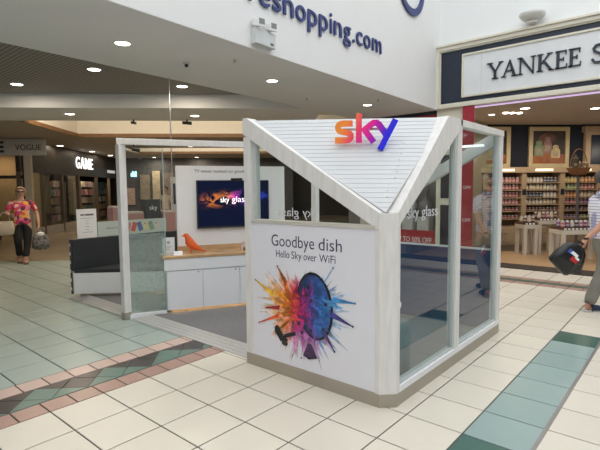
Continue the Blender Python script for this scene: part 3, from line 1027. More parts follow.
# orange bird figurine
bird = thing('bird_figurine', 'orange wooden bird figurine on the oak worktop', 'figurine', tuple(CN(0.33, 0.19, 0.755)))
ORG = M('orange_lacquer', (0.80, 0.13, 0.02), 0.35, var=0.05)
def ring_body(prof, mat, name, parent, n=14):
    """loft of circles given (centre, normal-ish axis radius a, radius b) along a side profile"""
    vs, fs = [], []
    for (c, t, ra, rb) in prof:
        t = Vector(t).normalized()
        side = n_.copy()
        upv = t.cross(side).normalized()
        side = upv.cross(t)
        for i in range(n):
            a = 2 * math.pi * i / n
            vs.append(Vector(c) + side * (ra * math.cos(a)) + upv * (rb * math.sin(a)))
    for k in range(len(prof) - 1):
        for i in range(n):
            fs.append([k * n + i, k * n + (i + 1) % n, (k + 1) * n + (i + 1) % n, (k + 1) * n + i])
    fs += [list(range(n))[::-1], [(len(prof) - 1) * n + i for i in range(n)]]
    return obj(name, MB().add(vs, fs), mat, parent, smooth=True)
BO = CN(0.33, 0.19, 0.755)
bp = lambda s, z: BO + d_ * s + Vector((0, 0, z))
ring_body([(bp(-0.115, 0.232), (1, 0, -.1), 0.002, 0.002), (bp(-0.09, 0.236), tuple(d_), 0.010, 0.011), (bp(-0.072, 0.240), tuple(d_), 0.026, 0.028), (bp(-0.05, 0.232), tuple(d_ + Vector((0, 0, -.6))), 0.032, 0.036), (bp(-0.03, 0.20), tuple(d_ * .5 + Vector((0, 0, -1))), 0.034, 0.042), (bp(-0.012, 0.15), tuple(d_ * .5 + Vector((0, 0, -1))), 0.047, 0.060), (bp(0.025, 0.105), tuple(d_ * 1 + Vector((0, 0, -.8))), 0.050, 0.058), (bp(0.08, 0.070), tuple(d_ * 1 + Vector((0, 0, -.5))), 0.036, 0.038), (bp(0.15, 0.035), tuple(d_ * 1 + Vector((0, 0, -.45))), 0.020, 0.014), (bp(0.20, 0.014), tuple(d_ * 1 + Vector((0, 0, -.4))), 0.014, 0.006)], ORG, 'body', bird)
for sgn in (-1, 1):
    obj('leg', MB().tube(bp(0.02, 0.08) + n_ * 0.02 * sgn, bp(0.005, 0.0) + n_ * 0.03 * sgn, 0.005, 8), ORG, bird)
# display cards on the counter
cd = thing('card_holder', 'small white upright leaflet card at the left end of the worktop', 'card', tuple(CN(0.05, 0.2, 0.755)))
obj('sheet', MB().obox(CN(-0.02, 0.26, 0.755), d_ * 0.155, -n_ * 0.006, (0, 0, 0.215)), WHITEP, cd)
obj('printed_circle', MB().tube(CN(0.055, 0.2595, 0.905), CN(0.055, 0.2585, 0.905), 0.022, 20), M('pale_grey_print', (0.45, 0.47, 0.48), 0.6), cd)
for i in range(3):
    obj('print_line', MB().obox(CN(0.02, 0.259, 0.85 - i * 0.02), d_ * (0.075 - 0.01 * i), -n_ * 0.0005, (0, 0, 0.006)), MATS['pale_grey_print'], cd)
obj('acrylic_front', MB().obox(CN(0.02, 0.10, 0.755), d_ * 0.10, -n_ * 0.05, (0, 0, 0.006)), WHITEP, cd)
bx_ = thing('leaflet_box', 'small white folded leaflet lying beside the card holder', 'leaflet', tuple(CN(0.12, 0.08, 0.755)))
obj('leaf', MB().prism([CN(0.10, 0.05, 0.757), CN(0.21, 0.05, 0.757), CN(0.21, 0.10, 0.805), CN(0.10, 0.10, 0.805)], tuple(-n_ * 0.005)), WHITEP, bx_)
obj('leaf', MB().prism([CN(0.10, 0.16, 0.757), CN(0.21, 0.16, 0.757), CN(0.21, 0.105, 0.805), CN(0.10, 0.105, 0.805)], tuple(-n_ * 0.005)), WHITEP, bx_)
hb_ = thing('wooden_house_block', 'pale house-shaped block at the right end of the worktop', 'ornament', tuple(CN(0.98, 0.2, 0.755)))
obj('house', MB().prism([CN(1.0, 0.16, 0.755), CN(1.10, 0.16, 0.755), CN(1.10, 0.16, 0.83), CN(1.05, 0.16, 0.875), CN(1.0, 0.16, 0.83)], tuple(-n_ * 0.05)), M('pale_pink_wood', (0.62, 0.46, 0.38), 0.5), hb_)
obj('door_cutout', MB().obox(CN(1.035, 0.1595, 0.755), d_ * 0.03, n_ * 0.001, (0, 0, 0.045)), BROWN, hb_)

# ------------------------------------------------------------------ bench on the left
bench = thing('wedge_bench', 'white based bench with charcoal seat and backrest beside the kiosk post', 'bench', (-3.7, 2.0, FZ))
f0 = Vector((-3.87, 1.30, 0))
fd = Vector((0.7071, 0.7071, 0))
f1 = f0 + fd * 1.55
def wedge(z0, z1, ins=0.0):
    p0, p1 = f0 + Vector((ins * .3, ins * 1.2, 0)), f1 - fd * ins + Vector((-ins * .7, ins * .7, 0))
    return MB().prism([(p0.x, p0.y, z0), (p1.x, p1.y, z0), (p1.x - 0.3, 3.35 - ins, z0), (p0.x, 3.35 - ins, z0)], (0, 0, z1 - z0))
obj('base', wedge(0.065, 0.375), SATIN, bench)
obj('plinth', wedge(FZ, 0.065, 0.06), MATS['pale_wood_plinth'], bench)
obj('led_strip', MB().obox(f0 + fd * 0.12 + Vector((-.036, .036, 0.0575)), fd * 1.30, Vector((-0.007, 0.007, 0)), (0, 0, 0.006)), LEDW, bench)
obj('seat_cushion', wedge(0.375, 0.435), CHARLEA, bench, bevel=0.01)
obj('backrest', MB().box((-3.945, 1.30, 0.40), (-3.875, 3.34, 0.875)), CHARLEA, bench, bevel=0.012)
obj('side_panel', MB().box((-3.945, 1.285, 0.06), (-3.90, 1.30, 0.875)), M('dark_side_panel', (0.05, 0.05, 0.055), 0.5), bench)
for i in range(6):
    obj('panel_stud', MB().box((-3.93, 1.279, 0.12 + 0.13 * i), (-3.912, 1.285, 0.165 + 0.13 * i)), WHITEP, bench)
# boards standing on the backrest
ps = thing('price_sheet', 'white printed price sheet standing on the bench backrest', 'notice', (-3.93, 1.55, 0.876))
obj('sheet', MB().box((-3.935, 1.405, 0.876), (-3.925, 1.705, 1.315)), WHITEP, ps)
obj('heading_bar', MB().box((-3.9248, 1.53, 1.215), (-3.924, 1.66, 1.24)), GREYINK, ps)
obj('heading_bar', MB().box((-3.9248, 1.46, 1.217), (-3.924, 1.52, 1.238)), GREYINK, ps)
for i in range(6):
    w = (0.20, 0.06, 0.05, 0.07, 0.05, 0.16)[i]
    obj('print_line', MB().box((-3.9248, 1.56 - w / 2, 1.17 - i * 0.042), (-3.924, 1.56 + w / 2, 1.178 - i * 0.042)), MATS['pale_grey_print'], ps)
ab = thing('phone_advert_board', 'long pale green board with a row of coloured phones behind the bench', 'board', (-3.93, 2.3, 0.876))
obj('board', MB().box((-3.94, 1.72, 0.876), (-3.925, 2.93, 1.108)), M('pale_green_board', (0.52, 0.60, 0.57), 0.35, var=0.02), ab)
obj('board_lettering', text_mb('iPhone 13', 0.18, 0.045, 0.001, (-3.9245, 1.86, 0.985), (0, 1, 0), (0, 0, 1), (1, 0, 0)), GREYINK, ab)
for i, c in enumerate(((0.55, 0.25, 0.28), (0.65, 0.13, 0.10), (0.12, 0.18, 0.42), (0.70, 0.62, 0.35), (0.25, 0.40, 0.30), (0.62, 0.60, 0.58))):
    y, tl = 2.22 + i * 0.105, (-0.35 if i < 2 else 0.3)
    q = [(-0.04, -0.075), (0.04, -0.075), (0.04, 0.075), (-0.04, 0.075)]
    pts = [(-3.9245, y + a * math.cos(tl) - b * math.sin(tl), 0.995 + a * math.sin(tl) + b * math.cos(tl)) for a, b in q]
    ph = obj('phone_print', MB().prism(pts, (0.001, 0, 0)), M('phone_%d' % i, c, 0.4), ab)
    obj('lens_print', MB().tube((-3.9235, y - 0.012, 1.035), (-3.923, y - 0.012, 1.035), 0.012, 10), GREYINK, ph)
# grey pouf inside the kiosk
tag(obj('pouf', MB().lathe([(0.15, 0.03), (0.165, 0.045), (0.168, 0.12), (0.168, 0.44), (0.16, 0.475), (0.13, 0.485)], (1.17, 1.72, 0), 28), M('blue_grey_felt', (0.16, 0.20, 0.22), 0.9, var=0.1, scale=40), smooth=True), 'round blue grey pouf stool inside the side window', 'pouf')

# ------------------------------------------------------------------ candle shop on the right
YF = 8.3
sf = thing('shop_fascia', 'navy shop fascia with cream frame and white sign panel on the right', 'shop sign', (1.5, YF, 3.29))
XL, XR = -1.40, 6.5
FZ0, FZ1 = 3.30, 4.60
def frame(mb, x0, x1, z0, z1, w, y0, y1):
    mb.box((x0, y0, z0), (x1, y1, z0 + w)).box((x0, y0, z1 - w), (x1, y1, z1)).box((x0, y0, z0 + w), (x0 + w, y1, z1 - w)).box((x1 - w, y0, z0 + w), (x1, y1, z1 - w))
    return mb
obj('navy_board', MB().box((XL + 0.05, YF - 0.05, FZ0 + 0.05), (XR - 0.05, YF + 0.03, FZ1 - 0.05)), NAVY, sf)
fo = frame(MB(), XL, XR, FZ0, FZ1, 0.075, YF - 0.12, YF + 0.03)
fo = frame(fo, XL + 0.075, XR - 0.075, FZ0 + 0.075, FZ1 - 0.075, 0.025, YF - 0.09, YF + 0.03)
fo.box((XL - 0.03, YF - 0.16, FZ1), (XR, YF + 0.03, FZ1 + 0.045))
obj('outer_frame', fo, CREAM, sf, bevel=0.006)
obj('sign_panel', MB().box((-0.80, YF - 0.07, 3.52), (XR - 0.8, YF - 0.04, 4.36)), M('white_sign_panel', (0.74, 0.76, 0.77), 0.35, var=0.02), sf)
obj('inner_frame', frame(MB(), -0.83, XR - 0.77, 3.49, 4.39, 0.04, YF - 0.10, YF - 0.04), CREAM, sf, bevel=0.004)
obj('panel_joint', MB().box((-0.43, YF - 0.0715, 3.53), (-0.425, YF - 0.07, 4.33)), BEAD, sf)
# serif capitals
TH, TN, SF = 0.17, 0.065, 0.055
SER = {
    'Y': [('p', [(0.0, 1), (0.19, 1), (0.56, 0.46), (0.42, 0.40)]), ('p', [(0.80, 1), (0.90, 1), (0.56, 0.46), (0.50, 0.50)]), ('b', 0.40, 0.0, 0.57, 0.48), ('b', 0.28, 0, 0.70, SF), ('b', -0.06, 1 - SF, 0.32, 1), ('b', 0.70, 1 - SF, 1.0, 1)],
    'A': [('p', [(0.06, 0), (0.13, 0), (0.50, 0.88), (0.48, 1.02)]), ('p', [(0.70, 0), (0.90, 0), (0.52, 1.02), (0.45, 0.88)]), ('b', 0.24, 0.32, 0.70, 0.39), ('b', -0.04, 0, 0.26, SF), ('b', 0.60, 0, 1.0, SF)],
    'N': [('b', 0.10, 0, 0.18, 1), ('p', [(0.05, 1), (0.24, 1), (0.90, 0.05), (0.84, -0.03)]), ('b', 0.83, 0, 0.905, 1), ('b', 0.0, 0, 0.28, SF), ('b', -0.04, 1 - SF, 0.2, 1), ('b', 0.72, 1 - SF, 1.0, 1)],
    'K': [('b', 0.10, 0, 0.29, 1), ('b', 0, 0, 0.39, SF), ('b', 0, 1 - SF, 0.39, 1), ('p', [(0.27, 0.46), (0.74, 1), (0.85, 1), (0.32, 0.42)]), ('p', [(0.36, 0.56), (0.46, 0.64), (1.02, 0.0), (0.80, 0.0)]), ('b', 0.62, 1 - SF, 0.96, 1), ('b', 0.74, 0, 1.06, SF)],
    'E': [('b', 0.10, 0, 0.33, 1), ('b', 0, 0, 0.95, SF + .02), ('b', 0, 1 - SF - .02, 0.88, 1), ('b', 0.3, 0.48, 0.68, 0.55), ('b', 0.80, 1 - .24, 0.88, 1), ('b', 0.87, 0, 0.95, 0.25), ('b', 0.61, 0.40, 0.68, 0.63)],
}
yl0, yl1 = YF - 0.105, YF - 0.07
for ch, x0, w in (('Y', -0.29, 0.30), ('A', -0.01, 0.30), ('N', 0.29, 0.32), ('K', 0.63, 0.28), ('E', 0.945, 0.21), ('E', 1.165, 0.21)):
    mb = MB()
    for it in SER[ch]:
        if it[0] == 'b':
            mb.box((x0 + it[1] * w, yl0, 3.775 + it[2] * 0.325), (x0 + it[3] * w, yl1, 3.775 + it[4] * 0.325))
        else:
            mb.prism([(x0 + a * w, yl0, 3.775 + b * 0.325) for a, b in it[1]], (0, yl1 - yl0, 0))
    obj('serif_letter', mb, M('dark_navy_letter', (0.02, 0.03, 0.045), 0.4), sf)
mb = MB()
sp = [(0.92, 0.74), (0.86, 0.90), (0.62, 0.97), (0.33, 0.95), (0.17, 0.80), (0.22, 0.65), (0.45, 0.55), (0.70, 0.45), (0.88, 0.30), (0.82, 0.11), (0.55, 0.025), (0.25, 0.05), (0.08, 0.25)]
stroke_mb(mb, [(1.52 + a * 0.23, 3.775 + b * 0.325) for a, b in sp], 0.04, (0, yl1, 0), (1, 0, 0), (0, 0, 1), (0, -1, 0), 0.035)
obj('serif_letter', mb, MATS['dark_navy_letter'], sf)
# store shell
struct('floor_store', MB().box((-1.45, 8.1, -0.03), (9, 16, 0.001)), STOREW, 'oak floor of the candle shop')
struct('trim_4', MB().box((-1.45, 7.86, -0.02), (9, 8.42, 0.004)), M('dark_threshold_mat', (0.03, 0.022, 0.018), 0.6, var=0.2, scale=30), 'dark threshold strip in front of the candle shop')
struct('ceiling_store', MB().prism([(-1.4, 8.36, 3.32), (9, 8.36, 3.32), (9, 16, 3.32), (-5, 16, 3.32), (-1.4, 11, 3.32)], (0, 0, 0.1)), M('beige_store_ceiling', (0.50, 0.45, 0.38), 0.7, var=0.02), 'beige ceiling of the candle shop')
struct('wall_store_back', MB().obox(E(4.6, 9.28, 0), e1 * 11, e2 * 0.1, (0, 0, 3.4)), M('navy_wall_matt', (0.008, 0.011, 0.022), 0.9, var=0.1), 'navy back wall of the candle shop')
struct('wall_store_right', MB().box((5.0, 8.4, 0), (5.1, 17, 3.35)), M('store_right_brown', (0.22, 0.17, 0.12), 0.6, var=0.3, scale=2), 'unseen brown wall added right of the candle shop against a sky leak')  # added out of view so the side glass does not reflect bare sky
struct('wall_store_side', MB().box((-1.50, 8.5, 0), (-1.40, 11.5, 3.35)), M('store_side_beige', (0.45, 0.36, 0.26), 0.6), 'beige side wall of the candle shop')
struct('trim_5', MB().box((-1.40, 8.28, 0), (-0.82, 8.5, 3.30)), CREAM, 'cream corner pillar beside the candle shop entrance')
for z0, z1 in ((0.3, 1.2), (1.35, 2.3)):
    o = struct('trim_6', MB().box((-1.29, 8.272, z0), (-1.02, 8.28, z1)), NAVY, 'navy inset panel on the cream pillar')
# lilac light strip under the fascia
tag(obj('neon_strip', MB().box((XL + 0.6, YF + 0.04, 3.265), (XR, YF + 0.07, 3.295)), M('lilac_neon', (0.8, 0.7, 0.9), 0.4, var=0, emit=(0.75, 0.55, 0.95), es=0.45)), 'thin lilac light strip under the candle shop fascia', 'light')
# red vertical banner beside the pillar
rb = thing('red_banner', 'tall narrow red banner hanging beside the cream pillar', 'banner', (-0.67, 8.2, 0.25))
obj('cloth', MB().box((-0.79, 8.20, 0.005), (-0.545, 8.215, 3.298)), RED, rb)
for i, z in enumerate((2.35, 1.55, 0.85)):
    obj('banner_lettering', text_mb('OFF', 0.17, 0.10, 0.002, (-0.755, 8.2, z)), WHITEP, rb)
# neighbour shop, red and navy fascia under the soffit
nf = thing('red_shop_fascia', 'red and navy fascia of the neighbouring shop under the soffit', 'shop sign', (-2.6, 8.35, 2.9))
obj('navy_band', MB().box((-4.2, 8.30, 3.21), (-1.42, 8.36, 3.294)), NAVY, nf)
obj('red_band', MB().box((-4.2, 8.29, 2.90), (-1.42, 8.36, 3.21)), RED, nf)
struct('wall_neighbour', MB().box((-4.2, 8.9, 0), (-1.5, 9.0, 3.3)), M('dim_grey_shop', (0.16, 0.17, 0.18), 0.6, var=0.25, scale=1.5), 'dim back of the neighbouring shop')
sb = thing('sale_banner', 'low red sale banner with white lettering in the neighbouring window', 'banner', (-1.9, 8.3, 0.25))
obj('cloth', MB().box((-2.9, 8.30, 0.0), (-1.43, 8.315, 0.60)), RED, sb)
obj('sale_lettering', text_mb('UP TO 50% OFF', 0.92, 0.17, 0.002, (-2.42, 8.3, 0.32)), WHITEP, sb)
for k, (x, z, c) in enumerate(((-3.4, 0.9, (0.30, 0.33, 0.36)), (-3.0, 0.9, (0.45, 0.40, 0.34)), (-2.6, 0.9, (0.10, 0.12, 0.18)), (-2.2, 0.9, (0.40, 0.42, 0.42)), (-1.8, 0.9, (0.14, 0.14, 0.16)))):
    t = thing('window_mannequin_bust', ('grey', 'tan', 'navy', 'pale', 'charcoal')[k] + ' jewellery bust in the neighbouring shop window', 'bust', (x, 8.6, 0.0), 'busts in the neighbouring window')
    obj('plinth', MB().box((x - 0.14, 8.46, 0), (x + 0.14, 8.74, z)), M('pale_plinth', (0.5, 0.5, 0.5), 0.5), t)
    obj('bust', MB().lathe([(0.05, z), (0.13, z + 0.06), (0.17, z + 0.22), (0.15, z + 0.34), (0.06, z + 0.40), (0.05, z + 0.52), (0.09, z + 0.60), (0.085, z + 0.70), (0.03, z + 0.76)], (x, 8.6, 0), 14), M('bust_%d' % k, c, 0.5), t, smooth=True)

# framed candle pictures on the navy wall
def picture(u0, z0, label, cols):
    p = thing('framed_picture', label, 'picture', tuple(E(u0 + 0.59, 9.27, z0)))
    w, h = 1.18, 1.13
    O = lambda u, z, k: E(u0 + u, 9.27 - k, z0 + z)
    mb = MB()
    for (a, b, c, d) in ((0, 0, w, 0.11), (0, h - 0.11, w, h), (0, 0.11, 0.11, h - 0.11), (w - 0.11, 0.11, w, h - 0.11)):
        mb.obox(O(a, b, 0.06), e1 * (c - a), e2 * 0.06, (0, 0, d - b))
    obj('frame', mb, M('gilt_frame', (0.46, 0.38, 0.22), 0.4, var=0.1), p)
    cv = obj('canvas', MB().obox(O(0.10, 0.10, 0.02), e1 * (w - 0.2), e2 * 0.015, (0, 0, h - 0.2)), M('dark_picture_ground', (0.03, 0.022, 0.02), 0.6, var=0.5, scale=3), p)
    obj('table_print', MB().prism([O(0.11, 0.11, 0.021), O(w - 0.11, 0.11, 0.021), O(w - 0.11, 0.36, 0.021), O(0.6, 0.42, 0.021), O(0.11, 0.33, 0.021)], tuple(e2 * 0.001)), M('orange_table_print', (0.24, 0.075, 0.02), 0.5, var=0.3, scale=5), cv)
    obj('glow_print', MB().prism([O(0.55 + 0.25 * math.cos(t), 0.82 + 0.14 * math.sin(t), 0.021) for t in [2 * math.pi * i / 20 for i in range(20)]], tuple(e2 * 0.001)), M('rose_glow_print', (0.12, 0.055, 0.045), 0.5, var=0.3), cv)
    for k, (cx, cz, jw, jh, c) in enumerate(cols):
        m = M('picture_jar_%d' % k, c, 0.5, var=0.25, scale=9)
        ju = [(-.5, 0), (.5, 0), (.52, .5), (.45, .68), (.3, .74), (.34, .80), (.34, .92), (.15, 1.0), (-.15, 1.0), (-.34, .92), (-.34, .80), (-.3, .74), (-.45, .68), (-.52, .5)]
        obj('jar_print', MB().prism([O(cx + a * jw, cz + b * jh, 0.0215 + 0.0005 * k) for a, b in ju], tuple(e2 * 0.001)), m, cv)
        obj('jar_label_print', MB().prism([O(cx + a * jw, cz + b * jh, 0.0222 + 0.0005 * k) for a, b in ((-.3, .12), (.3, .12), (.3, .48), (-.3, .48))], tuple(e2 * 0.0005)), M('cream_label_print', (0.30, 0.24, 0.17), 0.5, var=0.3, scale=14), cv)
    return p
jars = [(0.31, 0.33, 0.26, 0.42, (0.16, 0.22, 0.12)), (0.56, 0.40, 0.24, 0.46, (0.25, 0.14, 0.13)), (0.80, 0.27, 0.26, 0.36, (0.42, 0.33, 0.17))]
picture(8.42, 2.12, 'gilt framed picture of green, pink and cream candle jars', jars)
picture(6.70, 2.12, 'gilt framed candle picture half hidden by the kiosk edge', [(0.35, 0.3, 0.3, 0.44, (0.55, 0.42, 0.4)), (0.85, 0.3, 0.26, 0.5, (0.08, 0.30, 0.22)), (0.62, 0.22, 0.24, 0.34, (0.5, 0.10, 0.06))])

# shelf bays with candle jars
SHB = M('beige_shelf_wood', (0.42, 0.31, 0.20), 0.5, var=0.12, scale=4)
SHD = M('shelf_back_brown', (0.20, 0.13, 0.08), 0.6, var=0.15)
HEADL = M('lit_shelf_header', (1, 0.9, 0.6), 0.4, var=0, emit=(1.0, 0.88, 0.58), es=0.9)
RZ = (1.70, 1.50, 1.29, 1.10, 0.92, 0.71)
bays = ['far left', 'rose', 'white', 'mixed citrus', 'right hand']
JG = M('jar_lid_dark', (0.25, 0.22, 0.20), 0.3)
def jar_mesh(name, col):
    mb = MB()
    mb.lathe([(0.036, 0), (0.042, 0.006), (0.042, 0.085), (0.03, 0.105)], n=10)
    mb.mi = 1
    mb.lathe([(0.032, 0.105), (0.034, 0.11), (0.034, 0.128), (0.012, 0.138)], n=10)
    mb.mi = 2
    mb.lathe([(0.0425, 0.025), (0.0428, 0.026), (0.0428, 0.065), (0.0425, 0.066)], n=10)
    me = mesh_of(mb, name)
    for m in (M('wax_' + name, col, 0.3, var=0.08), M('glass_lid', (0.55, 0.52, 0.50), 0.2), M('wax_label_' + name, tuple(min(1, c * 0.6 + 0.3) for c in col), 0.5)):
        me.materials.append(m)
    me.polygons.foreach_set('material_index', mb.m)
    me.polygons.foreach_set('use_smooth', [True] * len(me.polygons))
    return me
PAL = {'red': (0.34, 0.07, 0.06), 'pink': (0.55, 0.22, 0.20), 'rose': (0.48, 0.15, 0.15), 'white': (0.62, 0.56, 0.46), 'navy': (0.05, 0.055, 0.10), 'cream': (0.58, 0.47, 0.30), 'yellow': (0.62, 0.45, 0.10), 'green': (0.30, 0.38, 0.12), 'orange': (0.58, 0.22, 0.04), 'purple': (0.20, 0.07, 0.20), 'brown': (0.16, 0.07, 0.04)}
JM = {k: jar_mesh('jar_' + k, c) for k, c in PAL.items()}
BAYC = [['red', 'purple', 'rose'], ['pink', 'rose', 'red'], ['white', 'cream', 'navy', 'white'], ['yellow', 'green', 'orange', 'rose', 'cream', 'purple'], ['orange', 'yellow', 'red']]
rj = random.Random(5)
ORD = ('first', 'second', 'third', 'fourth', 'fifth', 'sixth', 'seventh', 'eighth', 'ninth', 'tenth', 'eleventh')
SHN = ('top', 'second', 'third', 'fourth', 'fifth', 'lowest')
for bi in range(5):
    u0 = 5.85 + 1.10 * bi
    w0, w1 = 8.9, 9.26
    bay = thing('shelf_unit', ['beige candle shelf bay seen through the kiosk glass', 'beige shelf bay of rose and pink candle jars beside the kiosk', 'beige shelf bay of white and navy candle jars under the picture', 'beige shelf bay of yellow and orange candle jars behind the man', 'beige candle shelf bay at the right edge of the shop'][bi], 'shelf', tuple(E(u0 + 0.55, 9.1, 0)), 'shelf bays of the candle shop')
    obj('back_board', MB().obox(E(u0, w1 - 0.02, 0.5), e1 * 1.1, e2 * 0.02, (0, 0, 1.46)), SHD, bay)
    obj('pilaster', MB().obox(E(u0, w0 - 0.02, 0), e1 * 0.13, e2 * 0.36, (0, 0, 1.97)), SHB, bay)
    pl = obj('price_plaque', MB().obox(E(u0 + 0.015, w0 - 0.03, 1.36), e1 * 0.10, e2 * 0.008, (0, 0, 0.16)), NAVY, bay)
    for z in RZ:
        obj('shelf', MB().obox(E(u0 + 0.13, w0, z - 0.022), e1 * 0.97, e2 * 0.34, (0, 0, 0.022)), SHB, bay)
    obj('cornice', MB().obox(E(u0, w0 - 0.06, 1.97), e1 * 1.1, e2 * 0.42, (0, 0, 0.15)), SHB, bay)
    obj('header_lamp', MB().obox(E(u0 + 0.35, w0 - 0.068, 2.01), e1 * 0.50, e2 * 0.008, (0, 0, 0.06)), HEADL, bay)
    obj('cupboard', MB().obox(E(u0 + 0.13, w0, 0.0), e1 * 0.97, e2 * 0.34, (0, 0, 0.50)), SHB, bay)
    for k in range(2):
        dr = obj('cupboard_door', MB().obox(E(u0 + 0.15 + k * 0.48, w0 - 0.015, 0.06), e1 * 0.46, e2 * 0.015, (0, 0, 0.41)), M('cupboard_door_wood', (0.40, 0.30, 0.19), 0.5, var=0.1), bay)
        obj('knob', MB().tube(E(u0 + (0.56 if k == 0 else 0.68), w0 - 0.03, 0.30), E(u0 + (0.56 if k == 0 else 0.68), w0 - 0.015, 0.30), 0.015, 8), BLACK, dr)
    for r, z in enumerate(RZ):
        nj = 9
        key0 = BAYC[bi][r % len(BAYC[bi])]
        for k in range(nj):
            key = key0
            if bi in (2, 3) and k >= 5:
                key = BAYC[bi][(r + 2) % len(BAYC[bi])]
            if r == 4:
                key = 'brown' if bi != 1 else 'red'
            p = E(u0 + 0.20 + k * 0.102, w0 + 0.08 + 0.02 * rj.random(), z)
            if not in_view(p, 12):
                continue
            o = bpy.data.objects.new('candle_jar', JM[key])
            COL.objects.link(o)
            o.location = p
            if r in (4, 5):
                o.scale = (1.0, 1.0, 0.72)
            else:
                o.scale = (1.08, 1.08, 1.12)
            tag(o, '%s candle jar, %s from the left, on the %s shelf of the %s bay' % (key, ORD[k], SHN[r], bays[bi]), 'candle', 'candle jars on the shop shelves')
# lamp over each bay lighting the shelves
for bi in range(5):
    area('bay_lamp', E(5.85 + 1.1 * bi + 0.6, 8.35, 2.6), 0.3, 3.2, (1.0, 0.88, 0.72), rot=(math.radians(48), 0, math.radians(45)), shape='DISK')
# pilaster with black panel at the right of the picture
pz = thing('tall_pilaster', 'cream pilaster with black inset panel right of the framed picture', 'pilaster', tuple(E(10.3, 9.2, 2.12)))
obj('shaft', MB().obox(E(10.05, 9.16, 2.12), e1 * 0.62, e2 * 0.11, (0, 0, 1.05)), MATS['beige_shelf_wood'], pz)
obj('capital', MB().obox(E(9.98, 9.10, 3.10), e1 * 0.76, e2 * 0.16, (0, 0, 0.16)), MATS['beige_shelf_wood'], pz)
obj('inset_panel', MB().obox(E(10.2, 9.155, 2.2), e1 * 0.32, e2 * 0.008, (0, 0, 0.82)), NAVY, pz)
# display tables
TW = M('white_table_paint', (0.62, 0.57, 0.48), 0.45, var=0.03)
def table(u, w, L, D, h, label, jkeys, crate=True):
    t = thing('display_table', label, 'table', tuple(E(u + L / 2, w + D / 2, 0)), 'white display tables in the candle shop')
    obj('tabletop', MB().obox(E(u - 0.01, w - 0.01, h - 0.09), e1 * (L + 0.02), e2 * (D + 0.02), (0, 0, 0.09)), TW, t)
    for a in (0, L - 0.07):
        for b in (0, D - 0.07):
            obj('leg', MB().obox(E(u + a, w + b, 0), e1 * 0.07, e2 * 0.07, (0, 0, h - 0.09)), TW, t)
    top = h
    if crate:
        c = thing('wooden_tray', 'dark wooden tray of small candles on the ' + label.split(' in ')[0].split(' behind ')[0], 'tray', tuple(E(u + L / 2, w + D / 2, h)))
        obj('tray', MB().obox(E(u + 0.01, w + 0.01, h), e1 * (L - 0.02), e2 * (D - 0.02), (0, 0, 0.055)), M('dark_tray_wood', (0.10, 0.05, 0.025), 0.5), c)
        n = int(L / 0.085)
        for i in range(n):
            obj('price_tag', MB().obox(E(u + 0.03 + i * 0.085, w + 0.004, h + 0.008), e1 * 0.05, e2 * 0.005, (0, 0, 0.032)), WHITEP, c)
        top = h + 0.055
    k = 0
    for j in range(2 if D > 0.3 else 1):
        for i in range(max(1, int(L / 0.10))):
            o = bpy.data.objects.new('candle_jar', JM[jkeys[(i + j) % len(jkeys)]])
            COL.objects.link(o)
            o.location = E(u + 0.06 + i * 0.10, w + 0.10 + j * 0.15, top)
            tag(o, jkeys[(i + j) % len(jkeys)] + ' candle jar, ' + ORD[i] + ' in the ' + ('front', 'back')[j] + ' row on the ' + label.split(' in ')[0].split(' behind ')[0], 'candle', 'candle jars on the display tables')
table(7.03, 6.95, 0.33, 0.40, 0.70, 'small low white table in front of the shelves', ['brown', 'cream'])
table(7.44, 7.05, 0.52, 0.40, 0.79, 'taller white table behind the black bags', ['cream', 'brown', 'rose'])
table(7.16, 5.75, 0.95, 0.45, 0.68, 'front white table behind the man', ['rose', 'purple', 'cream', 'navy'])
# basket display on a stand
bs = thing('basket_stand', 'wicker basket with lantern on a tall dark stand in the candle shop', 'basket', tuple(E(8.05, 6.6, 0)))
WICK = M('wicker', (0.22, 0.10, 0.04), 0.7, var=0.3, scale=40)
obj('stand', MB().tube(E(8.05, 6.6, 0.02), E(8.05, 6.6, 1.84), 0.03, 10).lathe([(0.20, 0), (0.20, 0.02), (0.05, 0.05)], E(8.05, 6.6, 0), 16), M('dark_grey_stand', (0.10, 0.10, 0.10), 0.5), bs)
obj('basket', MB().lathe([(0.10, 1.84), (0.17, 1.86), (0.235, 1.98), (0.245, 2.0), (0.22, 2.0)], E(8.05, 6.6, 0), 18), WICK, bs)
hd = MB()
pa = [E(8.05, 6.6, 2.0) + e1 * (0.20 * math.cos(t)) + Vector((0, 0, 0.42 * math.sin(t))) for t in [math.pi * i / 12 for i in range(13)]]
for p, q in zip(pa, pa[1:]):
    hd.tube(p, q, 0.012, 6)
obj('handle', hd, WICK, bs)
ln = obj('lantern', MB().lathe([(0.06, 2.0), (0.06, 2.18), (0.075, 2.19), (0.02, 2.27), (0.015, 2.3)], E(7.93, 6.55, 0), 6), M('dark_bronze', (0.08, 0.06, 0.04), 0.4), bs)
for i in range(7):
    obj('dried_flower', MB().lathe([(0.005, 1.98), (0.03, 2.04), (0.035, 2.09), (0.01, 2.13)], E(7.92 + 0.045 * i, 6.52 + 0.05 * (i % 2), 0.01 * (i % 3)), 7), M('dried_flower_%d' % (i % 2), ((0.35, 0.26, 0.16), (0.25, 0.12, 0.12))[i % 2], 0.8), bs)

